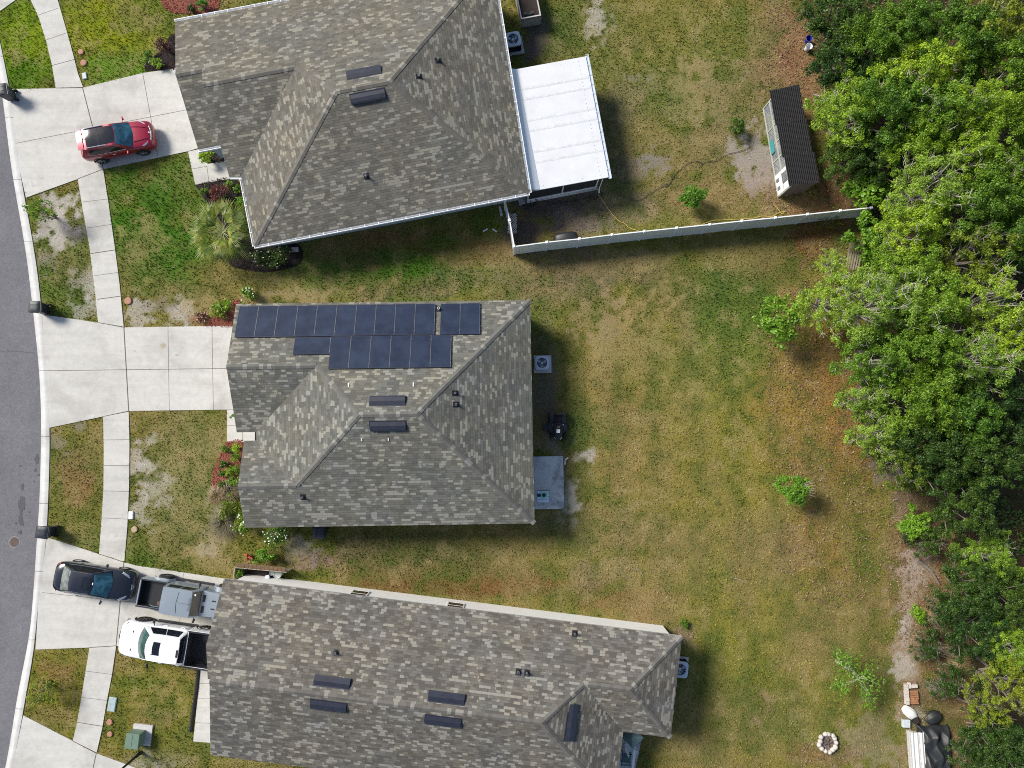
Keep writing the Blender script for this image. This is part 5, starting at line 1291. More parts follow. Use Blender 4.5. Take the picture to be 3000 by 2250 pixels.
# X, Y (picture plan, 2212 wide), radii, colour, strength, edge noise
Z = [
 # front lawns
 (50, 90, 90, 130, (.19, .28, .014), .97), (260, 60, 160, 80, (.25, .28, .016), .97), (260, 155, 130, 50, (.13, .25, .02), .92), (330, 40, 90, 50, (.1, .16, .03), .6), (20, 170, 60, 40, LUSH, .6),
 (340, 480, 140, 190, LUSH, .97), (300, 580, 80, 40, (.11, .16, .03), .6), (300, 520, 40, 50, (.14, .17, .04), .5), (335, 492, 34, 22, TAN, .34), (390, 470, 40, 30, (.16, .18, .035), .6), (300, 548, 26, 16, TAN, .3), (262, 505, 10, 14, TAN, .5), (320, 610, 14, 12, TAN, .4), (360, 520, 14, 10, TAN, .4), (280, 430, 30, 30, (.17, .19, .03), .5),
 (400, 360, 40, 30, LUSH, .5), (370, 640, 120, 30, (.16, .16, .05), .7), (320, 670, 60, 35, OLIVE, .7), (300, 675, 26, 24, SAND, .7), (395, 672, 26, 26, SAND, .75), (345, 660, 30, 14, GREY, .4), (445, 655, 45, 26, TAN, .6), (430, 690, 26, 12, (.3, .14, .09), .6), (480, 690, 30, 10, (.32, .13, .08), .7),
 (125, 560, 85, 160, (.16, .18, .045), .8), (160, 600, 40, 120, (.09, .15, .03), .5), (128, 440, 36, 24, SAND, .85), (112, 500, 40, 36, SAND, .9), (165, 505, 25, 18, GREY, .6), (105, 560, 16, 24, GREY, .5), (110, 610, 30, 40, LUSH, .4), (188, 615, 30, 28, SAND, .62), (185, 670, 30, 20, SAND, .5), (150, 590, 40, 40, (.16, .13, .05), .4), (95, 470, 10, 50, GREY, .5),
 (160, 1060, 80, 160, (.18, .18, .045), .85), (170, 1060, 36, 60, (.25, .14, .06), .7), (160, 1000, 40, 40, (.2, .15, .06), .5), (125, 960, 20, 20, GREY, .4), (170, 920, 20, 12, GREY, .5), (190, 1185, 40, 25, LUSH, .4),
 (390, 1050, 130, 170, (.27, .235, .1), .85), (305, 985, 34, 60, SAND, .6), (330, 1040, 30, 60, SAND, .5), (300, 1090, 24, 50, SAND, .5), (420, 930, 60, 40, (.17, .17, .05), .5), (390, 1200, 110, 50, (.15, .15, .045), .6), (445, 1190, 16, 12, SAND, .5), (480, 1100, 26, 70, (.36, .3, .22), .5), (470, 1060, 16, 40, (.4, .33, .28), .5), (300, 1210, 40, 30, LUSH, .5), (370, 1240, 40, 26, (.12, .16, .04), .6), (460, 1210, 60, 26, TAN, .5),
 (130, 1490, 80, 110, (.2, .19, .025), .85), (130, 1450, 50, 26, (.25, .16, .06), .7), (110, 1550, 50, 25, (.2, .16, .06), .6), (330, 1530, 120, 120, (.21, .19, .035), .85), (350, 1500, 50, 40, TAN, .5), (330, 1550, 40, 30, (.26, .19, .08), .6), (345, 1640, 90, 22, (.27, .22, .12), .6), (300, 1475, 60, 20, GREEN, .5), (330, 1650, 40, 16, SAND, .5),
 # side strip between upper and middle house
 (820, 590, 300, 70, (.07, .17, .018), .92), (900, 520, 160, 30, (.27, .14, .06), .8), (720, 545, 60, 24, (.2, .13, .06), .65), (790, 560, 40, 24, (.24, .15, .08), .55), (860, 545, 60, 16, LUSH, .5), (1000, 560, 60, 26, (.24, .15, .07), .7), (950, 520, 40, 18, LUSH, .6), (1080, 540, 40, 36, (.26, .16, .08), .6), (1060, 480, 40, 40, GREEN, .6), (900, 620, 120, 22, (.14, .12, .045), .6), (640, 640, 90, 22, (.32, .25, .13), .75), (800, 635, 60, 14, (.09, .09, .04), .6), (740, 632, 40, 12, TAN, .4), (920, 635, 60, 14, (.2, .16, .1), .4), (1000, 600, 80, 30, (.14, .13, .06), .6), (560, 610, 80, 18, (.15, .16, .04), .5),
 # long back lawn
 (1180, 620, 160, 60, (.21, .17, .09), .7), (1300, 590, 160, 40, (.17, .14, .085), .6), (1210, 545, 90, 20, (.15, .11, .08), .6), (1500, 640, 120, 80, (.15, .15, .045), .7), (1600, 640, 120, 100, (.09, .15, .03), .8), (1690, 560, 90, 60, (.13, .11, .04), .7), (1770, 520, 70, 60, (.2, .095, .035), .85), (1760, 680, 90, 70, (.25, .15, .045), .85),
 (1350, 720, 100, 90, TAN, .55), (1280, 680, 60, 50, (.29, .22, .12), .5), (1500, 830, 170, 140, (.19, .19, .05), .6), (1600, 750, 110, 110, (.12, .175, .03), .65), (1560, 1000, 200, 160, (.24, .215, .042), .6), (1560, 1020, 60, 200, (.2, .2, .035), .35), (1330, 900, 90, 90, (.25, .19, .075), .6), (1250, 880, 30, 60, (.09, .12, .03), .6), (1350, 1000, 60, 60, DRY, .5), (1300, 1130, 150, 60, (.24, .19, .09), .5), (1420, 1180, 120, 70, (.22, .17, .07), .4),
 (1750, 850, 130, 170, (.29, .19, .05), .75), (1840, 980, 75, 210, (.26, .15, .045), .85), (1790, 780, 80, 90, (.25, .15, .045), .8), (1800, 1180, 120, 120, (.27, .175, .05), .7), (1740, 1000, 50, 80, (.22, .15, .06), .5), (1670, 1190, 90, 60, (.22, .16, .08), .5), (1620, 1300, 160, 90, (.22, .2, .045), .6), (1700, 1480, 120, 80, (.19, .19, .035), .5), (1480, 1480, 60, 60, (.13, .16, .03), .5), (1480, 1250, 100, 60, (.17, .18, .04), .4), (1800, 1330, 110, 120, (.2, .165, .06), .6), (1600, 1420, 120, 90, (.2, .2, .035), .6), (1560, 1540, 90, 110, (.13, .14, .04), .6), (1680, 1560, 120, 90, (.19, .165, .06), .5), (1780, 1630, 80, 26, (.22, .14, .06), .7), (1880, 1600, 70, 70, (.3, .25, .17), .5), (1900, 1440, 40, 160, (.17, .13, .055), .5), (1650, 1530, 24, 40, (.3, .2, .13), .5), (1520, 1630, 60, 40, (.1, .12, .03), .6),
 # strip between middle and lower house
 (900, 1190, 260, 50, (.11, .115, .04), .85), (1000, 1250, 300, 40, (.15, .12, .045), .7), (980, 1268, 180, 20, (.17, .075, .03), .55), (1130, 1265, 120, 24, (.22, .115, .045), .5), (1320, 1290, 160, 30, (.2, .12, .05), .6), (1230, 1280, 120, 16, (.15, .15, .045), .5), (1400, 1330, 60, 26, (.23, .14, .07), .5), (660, 1190, 40, 30, (.36, .32, .3), .8), (690, 1210, 50, 34, (.2, .13, .11), .7), (760, 1180, 80, 22, (.15, .13, .07), .5), (600, 1215, 60, 24, (.24, .14, .08), .6), (1300, 1240, 80, 30, (.26, .2, .12), .4), (560, 1180, 60, 30, OLIVE, .5), (1480, 1365, 30, 26, (.26, .18, .15), .6),
 # behind the middle house
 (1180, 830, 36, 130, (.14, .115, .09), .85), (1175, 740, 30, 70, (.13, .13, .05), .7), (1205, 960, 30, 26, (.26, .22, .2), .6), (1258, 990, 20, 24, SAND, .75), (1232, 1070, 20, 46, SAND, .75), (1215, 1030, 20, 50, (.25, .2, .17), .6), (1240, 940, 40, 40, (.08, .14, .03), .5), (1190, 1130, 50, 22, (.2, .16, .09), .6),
 # upper back yard
 (1280, 80, 110, 110, (.15, .16, .045), .6), (1200, 60, 50, 60, (.09, .115, .035), .8), (1290, 50, 24, 36, SAND, .65), (1160, 70, 26, 60, SOIL, .8), (1450, 120, 160, 110, (.2, .2, .05), .7), (1560, 90, 90, 80, (.2, .2, .05), .5), (1500, 200, 120, 70, (.33, .26, .13), .65), (1420, 230, 80, 70, (.1, .15, .035), .55), (1340, 220, 60, 60, (.26, .2, .11), .6), (1330, 300, 40, 110, (.12, .13, .06), .7), (1620, 280, 120, 90, (.24, .2, .1), .6), (1500, 330, 110, 60, (.23, .18, .08), .6), (1400, 330, 60, 50, (.15, .15, .05), .5), (1405, 355, 26, 26, GREY, .7), (1350, 370, 40, 40, (.24, .19, .14), .6), (1460, 420, 120, 40, (.2, .15, .07), .6), (1600, 430, 120, 40, (.26, .19, .085), .7), (1380, 170, 20, 14, GREY, .4), (1640, 330, 44, 50, (.36, .31, .28), .9), (1660, 390, 36, 30, (.33, .27, .23), .8), (1700, 430, 60, 30, (.22, .15, .09), .7), (1600, 190, 90, 70, (.2, .18, .08), .5), (1670, 100, 60, 130, (.25, .17, .09), .75), (1725, 110, 46, 150, (.3, .16, .09), .85), (1750, 210, 40, 60, (.28, .15, .08), .7), (1770, 450, 60, 40, (.22, .11, .06), .8), (1795, 410, 46, 60, (.2, .1, .06), .8),
 (1180, 440, 100, 60, SOIL, .95), (1240, 480, 80, 30, (.2, .165, .165), .8), (1190, 430, 50, 26, (.14, .115, .125), .6), (1130, 500, 40, 40, (.09, .07, .08), .9), (1290, 440, 36, 40, (.16, .14, .08), .6), (1250, 420, 40, 30, (.14, .11, .11), .7), (1370, 450, 60, 40, (.24, .19, .13), .6), (1350, 400, 50, 20, (.12, .14, .05), .6), (1140, 110, 20, 40, SOIL, .8),
 # litter strip and forest floor
 (1990, 1200, 70, 200, LITTER, .9), (1975, 1240, 30, 60, (.42, .36, .31), .75), (1960, 1400, 26, 160, (.36, .27, .2), .8), (1950, 1440, 20, 24, SAND, .6), (1955, 1350, 16, 30, SAND, .6), (2010, 1100, 60, 60, LITTER, .9), (1950, 1090, 30, 40, (.25, .18, .14), .7), (2050, 1350, 70, 120, (.2, .115, .06), .8), (2060, 1560, 90, 130, (.16, .1, .055), .8), (1910, 1010, 24, 30, GREY, .6), (1975, 1590, 30, 90, (.27, .2, .13), .7), (1965, 1640, 30, 40, (.3, .22, .14), .6),
]
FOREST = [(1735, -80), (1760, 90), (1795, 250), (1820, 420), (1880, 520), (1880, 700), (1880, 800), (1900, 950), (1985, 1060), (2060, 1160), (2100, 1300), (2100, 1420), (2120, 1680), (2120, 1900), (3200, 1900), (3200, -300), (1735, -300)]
def pip(x, y, poly):
    c = np.zeros(x.shape, bool); n = len(poly)
    for i in range(n):
        x0, y0 = poly[i][0], poly[i][1]; x1, y1 = poly[(i + 1) % n][0], poly[(i + 1) % n][1]
        if y0 == y1: continue
        c ^= ((y0 > y) != (y1 > y)) & (x < (x1 - x0) * (y - y0) / (y1 - y0) + x0)
    return c
def turf_color(x, y):
    u, v = proj(x, y, 0); X, Y = u / 1.3562, v / 1.3562
    n1, n2, n3, n4 = fbm(x, y, 2.2, 1), fbm(x, y, .7, 21), fbm(x, y, 6.0, 41), fbm(x, y, .33, 61, 2)
    c = np.empty(x.shape + (3,)); c[:] = BASE
    bare = np.zeros(x.shape)
    def put(w, col):
        nonlocal c
        c = c * (1 - w[..., None]) + np.array(col) * w[..., None]
    put(np.clip((n3 - .45) * 4, 0, 1) * .5, (.25, .19, .075)); put(np.clip((.5 - n3) * 4, 0, 1) * .45, (.12, .15, .035))
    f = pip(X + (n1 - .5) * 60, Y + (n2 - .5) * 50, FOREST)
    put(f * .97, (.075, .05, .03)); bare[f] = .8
    for (bx, by, rx, ry, col, s) in Z:
        m = (abs(X - bx) < rx * 2.2) & (abs(Y - by) < ry * 2.2)
        if not m.any(): continue
        d = np.sqrt(((X[m] - bx) / rx) ** 2 + ((Y[m] - by) / ry) ** 2)
        hard = sum(col) > .62
        d = d + (n1[m] - .5) * 1.1 + (n2[m] - .5) * (2.2 if hard else .9) + (n4[m] - .5) * (2.0 if hard else .3)
        w = np.clip((1.15 - d) / (.5 if hard else .6), 0, 1) * s
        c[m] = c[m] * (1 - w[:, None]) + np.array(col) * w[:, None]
        isb = col in (SAND, GREY, SOIL) or hard or (sum(col) < .36 and col[1] < col[0] * .9 and col[2] > col[0] * .5)
        bare[m] = bare[m] * (1 - w) + (w * .92 if isb else 0)
    mow = np.sin(2 * np.pi * (x + .05 * y + .25 * n3) / 2.3); inb = ((X > 1190) & (X < 1900) & (Y > 560)).astype(float) * (1 - bare)
    c = c * (1 + (.1 * mow * inb)[..., None] * np.array([1.0, .75, .6]))
    # tufts of greener and drier turf everywhere grass grows
    k = (1 - bare)
    put(np.clip((n2 - .53) * 6, 0, 1) * .5 * k, (.075, .12, .022)); put(np.clip((.45 - n2) * 6, 0, 1) * .45 * k, (.36, .285, .13))
    n5 = fbm(x, y, 3.4, 91, 3); put(np.clip((n5 - .55) * 5, 0, 1) * .4 * k, (.1, .15, .03)); put(np.clip((.43 - n5) * 5, 0, 1) * .36 * k, (.3, .22, .1))
    put(np.clip((n4 - .66) * 5, 0, 1) * .3 * k, (.05, .075, .02)); put(np.clip((n4 - .66) * 6, 0, 1) * .5 * bare, (.07, .065, .035))
    return c, bare
def axis(lo, hi, st, far):
    a = list(np.arange(lo, hi, st)); k = st; p = lo; q = a[-1]; L, R = [], []
    while p > -far: k *= 1.35; p -= k; L.append(p)
    k = st
    while q < far: k *= 1.35; q += k; R.append(q)
    return np.array(L[::-1] + a + R)
ax, ay = axis(-33, 33, .15, 600), axis(-22, 29, .15, 600)
GX, GY = np.meshgrid(ax, ay)
kx_in = np.interp(GY, [p.y for p in ki_][::-1], [p.x for p in ki_][::-1]); kx_rd = np.interp(GY, [p.y for p in re_][::-1], [p.x for p in re_][::-1])
dist = GX - (kx_in * .55 + kx_rd * .45)
GZ = np.where((dist < 0) & (dist > -ROADW - .55), -.2, 0.0) + (fbm(GX, GY, 1.5, 77) - .5) * .03 - .012
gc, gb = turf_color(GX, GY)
nxg, nyg = len(ax), len(ay)
me = bpy.data.meshes.new('ground')
V = np.stack([GX, GY, GZ], -1).reshape(-1, 3)
idx = np.arange(nxg * nyg).reshape(nyg, nxg)
Q = np.stack([idx[:-1, :-1], idx[:-1, 1:], idx[1:, 1:], idx[1:, :-1]], -1).reshape(-1, 4)
me.vertices.add(len(V)); me.vertices.foreach_set('co', V.astype(np.float32).ravel())
me.loops.add(Q.size); me.loops.foreach_set('vertex_index', Q.astype(np.int32).ravel())
me.polygons.add(len(Q)); me.polygons.foreach_set('loop_start', np.arange(0, Q.size, 4, dtype=np.int32)); me.polygons.foreach_set('loop_total', np.full(len(Q), 4, dtype=np.int32))
me.polygons.foreach_set('use_smooth', np.ones(len(Q), bool))
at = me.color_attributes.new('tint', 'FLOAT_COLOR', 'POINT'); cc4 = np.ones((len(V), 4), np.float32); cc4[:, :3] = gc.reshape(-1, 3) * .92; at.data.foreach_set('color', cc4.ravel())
me.materials.append(M['ground']); me.update()
go = bpy.data.objects.new('ground', me); COL.objects.link(go); structure(go)

# mulch beds
BEDS = []
CHIP = [(.028, .021, .02), (.22, .075, .05)]
def bed_area(px, m, name='mulch_bed'):
    pl = pxl(px, .03); pl = [(p.x, p.y) for p in smooth_poly(pl + [pl[0]], 5)][:-1]; BEDS.append(pl); c = Vector((sum(p[0] for p in pl) / len(pl), sum(p[1] for p in pl) / len(pl)))
    mb = MB(); R = 7; n = len(pl)
    mb.grid(lambda a, t: Vector((*c.lerp(Vector(pl[round(a * n) % n]), t), .015 + .05 * (1 - t ** 3) + (.018 * math.sin(a * 61 + t * 17) * (t < .99)))), n, R)
    structure(mb.build(name, m))
    P_ = np.array(pl); lo_, hi_ = P_.min(0), P_.max(0); k = int(260 * (hi_[0] - lo_[0]) * (hi_[1] - lo_[1])); q = nr.uniform(lo_, hi_, (k, 2)); q = q[pip(q[:, 0], q[:, 1], pl)]; k = len(q)
    a = nr.uniform(0, 6.28, k); L = nr.uniform(.02, .06, k); W = nr.uniform(.008, .02, k); z = nr.uniform(.04, .085, k); t_ = nr.uniform(-.02, .02, k)
    ca, sa = np.cos(a), np.sin(a); V = np.stack([np.stack([q[:, 0] + ca * L * i - sa * W * j, q[:, 1] + sa * L * i + ca * W * j, z + t_ * i], -1) for i, j in ((-1, -1), (1, -1), (1, 1), (-1, 1))], 1).reshape(-1, 3)
    red = m is M['mulch_red']; base = np.array((.24, .075, .05) if red else (.035, .026, .024)); c4 = base * nr.uniform(.4, 2.0 if red else 2.4, (k, 1)) + nr.uniform(0, .03 if red else .012, (k, 1))
    o = npmesh('bark_chips', V, 4, M['blades'], attr=np.repeat(c4, 4, 0)); o['kind'] = 'stuff'
bed_area([(424, 208), (430, 178), (470, 150), (495, 108), (520, 105), (530, 195)], M['mulch'])
bed_area([(470, 0), (478, 18), (505, 36), (560, 40), (610, 36), (640, 22), (640, -60), (560, -90), (470, -50)], M['mulch_red'])
bed_area([(572, 541), (690, 523), (720, 620), (760, 730), (870, 715), (880, 770), (800, 795), (720, 790), (668, 770), (670, 700), (640, 640), (600, 585)], M['mulch'])
bed_area([(608, 478), (590, 440), (670, 420), (670, 470)], M['mulch'])
bed_area([(665, 1294), (720, 1294), (720, 1400), (716, 1440), (632, 1440), (622, 1390), (645, 1330)], M['mulch_red'])
bed_area([(600, 955), (660, 895), (700, 880), (705, 953)], M['mulch_red'])

# grass blades as one mass
N = 330000
bx_, by_ = nr.uniform(-33, 31, N), nr.uniform(-21.5, 28.5, N)
_, bare = turf_color(bx_, by_)
ok = (bare < nr.rand(N) * .9) & ((bx_ - np.interp(by_, [p.y for p in ki_][::-1], [p.x for p in ki_][::-1])) > .06)
for pl in PAVED + BEDS: ok &= ~pip(bx_, by_, pl)
for h, pl in ((mh, [(-14.9, 6.95), (-14.9, .1), (-14.4, -4.75), (.75, -4.75), (.75, 6.95)]), (th, [(-14.05, 26.3), (-14.05, 19.3), (-11.85, 17), (-11.85, 13.5), (3.1, 13.5), (3.6, 26.3)]), (bh, [(-14.25, -10.1), (-13.5, -18.8), (7.5, -18.8), (10.05, -14.9), (10.05, -10.1)])):
    ok &= ~pip(bx_, by_, [h.fr.w((*p, 0)) for p in pl])
bx_, by_ = bx_[ok], by_[ok]; n = len(bx_)
bc, _ = turf_color(bx_, by_)
lush = np.clip((bc[:, 1] - bc[:, 0]) * 14 + .35, 0, 1)
hgt = nr.uniform(.04, .085, n) + .05 * lush; wd = nr.uniform(.022, .045, n); an = nr.uniform(0, 6.283, n); ln = nr.uniform(.02, .09, n); la = nr.uniform(0, 6.283, n)
B0 = np.stack([bx_ - np.cos(an) * wd, by_ - np.sin(an) * wd, np.full(n, -.02)], -1); B1 = np.stack([bx_ + np.cos(an) * wd, by_ + np.sin(an) * wd, np.full(n, -.02)], -1)
T_ = np.stack([bx_ + np.cos(la) * ln, by_ + np.sin(la) * ln, hgt], -1)
V = np.stack([B0, B1, T_], 1).reshape(-1, 3)
jit = nr.uniform(.75, 1.75, (n, 1)) * np.stack([nr.uniform(.9, 1.18, n), nr.uniform(.95, 1.12, n), nr.uniform(.7, 1.1, n)], -1)
gro = npmesh('grass', V, 3, M['blades'], attr=np.repeat(np.clip(bc * jit, 0, .8), 3, 0)); gro['kind'] = 'stuff'
# ---------------------------------------------------------------- plants
LEAF = dict(
    bright=[(.07, .13, .01), (.17, .29, .018), (.31, .46, .03), (.45, .6, .07)],
    mid=[(.032, .074, .008), (.08, .165, .012), (.17, .3, .02), (.3, .45, .045)],
    dark=[(.016, .038, .007), (.034, .075, .01), (.065, .13, .018), (.13, .22, .035)],
    yellow=[(.07, .1, .01), (.15, .2, .014), (.25, .31, .022), (.38, .42, .045)],
    pale=[(.08, .145, .016), (.18, .29, .03), (.31, .46, .05), (.46, .6, .1)],
    lime=[(.07, .16, .012), (.13, .27, .018), (.2, .37, .03), (.28, .46, .06)],
    blue=[(.05, .11, .045), (.08, .16, .06), (.12, .22, .08)],
    red=[(.08, .02, .022), (.14, .04, .04), (.22, .08, .07)],
    straw=[(.24, .18, .1), (.34, .26, .15), (.44, .35, .21)])
def lm(k): return leafmat('leaf_' + k, LEAF[k])

def leaf_quads(cen, nrm, L, Wd, r):
    """diamond leaves: centres, approximate normals, lengths"""
    n = len(cen); nrm = nrm / (np.linalg.norm(nrm, axis=1, keepdims=True) + 1e-9)
    t = r.normal(size=(n, 3)); t -= (t * nrm).sum(1, keepdims=True) * nrm; t /= np.linalg.norm(t, axis=1, keepdims=True) + 1e-9
    b = np.cross(nrm, t); L = L[:, None]; W = Wd[:, None]
    return np.stack([cen - t * L, cen + b * W + t * L * .1, cen + t * L, cen - b * W + t * L * .1], 1).reshape(-1, 3)

def crown_verts(seed, R, H0, H1, ncl, nlf, leaf, clr=(.22, .4), flat=.6, open_=.0, shape=.85):
    r = np.random.RandomState(seed); C = []; hc, hh = (H0 + H1) / 2, (H1 - H0) / 2
    lob = r.uniform(0, 6.28, 4); am = r.uniform(.06, .2, 4)
    while len(C) < ncl:
        d = r.normal(size=3); d /= np.linalg.norm(d)
        if d[2] < -.35: continue
        k = r.uniform(.3, 1.0) ** .55 * r.uniform(.85, 1.12) * (1 + sum(am[i] * math.sin((i + 2) * math.atan2(d[1], d[0]) + lob[i]) for i in range(4)))
        C.append(np.array([d[0] * R * k, d[1] * R * k, hc + d[2] * hh * min(k, 1.05) ** shape]))
    C = np.array(C); out = []
    for c in C:
        u_ = r.uniform() ** 1.6; rc = R * lerp(clr[0], clr[1], u_); m = int(nlf * (.35 + 1.5 * u_))
        d = r.normal(size=(m, 3)); d /= np.linalg.norm(d, axis=1, keepdims=True); d[:, 2] = np.where(d[:, 2] < -.3, -d[:, 2], d[:, 2])
        rad = rc * r.uniform(.15, 1.25, (m, 1)) ** .75
        p = c + d * rad * np.array([1, 1, flat])
        nn = d * .45 + np.array([0, 0, .7]) + r.normal(size=(m, 3)) * .6
        L = leaf * r.uniform(.6, 1.25, m); out.append(leaf_quads(p, nn, L, L * r.uniform(.42, .62, m), r))
    return np.concatenate(out), C

def tree_proto(name_, label, cat, seed, R, Ht, base, ncl, nlf, leaf, mat, barkm, limbs=16, twig=0.0, group='trees of the woodland', crown='crown', loc=(0, 0, 0), rz=0, sc=(1, 1, 1), **kw):
    o = thing(name_, label, cat, loc, rz, group); o.scale = sc
    V, C = crown_verts(seed, R, base, Ht, ncl, nlf, leaf, **kw)
    npmesh(crown, V, 4, mat, o)
    mb = MB(); rr = random.Random(seed); r0 = .035 * Ht * .8
    ox = .26 * Ht
    mb.tube([(ox, 0, -.05), (ox * .8, rr.uniform(-.1, .1), base * .6), (ox * .2, rr.uniform(-.2, .2), base + (Ht - base) * .5), (0, 0, base + (Ht - base) * .8)], [r0 * .9, r0 * .7, r0 * .45, r0 * .15], 8, 1)
    for c in sorted(C.tolist(), key=lambda c: rr.random())[:limbs]:
        c = Vector(c); z0 = lerp(base * .7, c.z, rr.uniform(.2, .55)); s = Vector((c.x * .05, c.y * .05, z0)); m_ = s.lerp(c, .55) + Vector((rr.uniform(-.2, .2), rr.uniform(-.2, .2), rr.uniform(.0, .3)))
        e = c + (c - s).normalized() * R * (.1 + twig)
        mb.tube([s, m_, c, e], [r0 * .36, r0 * .22, r0 * .11, .008], 5, caps=False)
        if twig:
            for q in range(5):
                a = m_.lerp(e, rr.uniform(.2, .95)); v = Vector((rr.uniform(-1, 1), rr.uniform(-1, 1), rr.uniform(.1, .9))).normalized() * R * rr.uniform(.12, .3)
                b = a + v; mb.tube([a, a.lerp(b, .5) + Vector((rr.uniform(-.06, .06), rr.uniform(-.06, .06), 0)), b], [.022, .015, .006], 4, caps=False)
                a2 = a.lerp(b, .5); v2 = Vector((rr.uniform(-1, 1), rr.uniform(-1, 1), rr.uniform(.1, .6))).normalized() * R * .12; mb.tube([a2, a2 + v2], [.012, .005], 3, caps=False)
    mb.build('trunk', [barkm, M['bark']], o, local=True, smooth=True)
    return o

PROTO = {}
def get_proto(kind):
    return PROTO.get(kind)
KIND = dict(
    broad=dict(seed=1, R=2.4, Ht=7, base=1.8, ncl=170, nlf=135, leaf=.068, mat=lm('mid'), barkm=M['bark'], clr=(.07, .2)),
    bright=dict(seed=2, R=2.4, Ht=7, base=1.8, ncl=160, nlf=135, leaf=.064, mat=lm('bright'), barkm=M['bark_pale'], limbs=30, twig=.1, clr=(.07, .19)),
    twiggy=dict(seed=3, R=2.4, Ht=8, base=2.2, ncl=190, nlf=95, leaf=.06, mat=lm('pale'), barkm=M['bark_pale'], limbs=34, twig=.2, clr=(.06, .16)),
    dark=dict(seed=4, R=2.4, Ht=7, base=1.2, ncl=160, nlf=135, leaf=.072, mat=lm('dark'), barkm=M['bark'], clr=(.07, .2)),
    yellow=dict(seed=5, R=2.4, Ht=7.5, base=2.0, ncl=130, nlf=85, leaf=.08, mat=lm('yellow'), barkm=M['bark'], limbs=26, twig=.12, clr=(.07, .18)),
    bush=dict(seed=6, R=1.6, Ht=2.6, base=.3, ncl=75, nlf=60, leaf=.12, mat=lm('lime'), barkm=M['bark'], clr=(.12, .28)),
    feather=dict(seed=7, R=2.0, Ht=5.5, base=1.0, ncl=170, nlf=75, leaf=.065, mat=lm('pale'), barkm=M['bark_pale'], limbs=34, twig=.14, clr=(.06, .16)),
    under=dict(seed=8, R=1.7, Ht=2.4, base=.2, ncl=60, nlf=55, leaf=.08, mat=lm('dark'), barkm=M['bark'], limbs=24, twig=.2, clr=(.09, .22)))
def plant(kind, label, u, v, rpx, h, rz=None, cat=None):
    k = KIND[kind]; zc = h * .72
    p = P(u, v, zc); r = rpx / F * (H - zc)
    s = r / k['R']; sz = h / k['Ht']; rz = math.atan2(p.y, p.x) + rnd.uniform(-.7, .7); my = rnd.choice((1, -1))
    nm = 'bush' if k['Ht'] < 3 else 'tree'
    if kind not in PROTO:
        PROTO[kind] = tree_proto(nm, label, cat or nm, loc=(p.x, p.y, 0), rz=rz, sc=(s, s * my, sz), group='trees of the woodland' if nm == 'tree' else 'bushes along the woodland edge', **k)
        return PROTO[kind]
    o = copy_tree(PROTO[kind]); o.location = (p.x, p.y, 0); o.rotation_euler = (0, 0, rz); o.scale = (s, s * my, sz); o['label'] = label
    return o
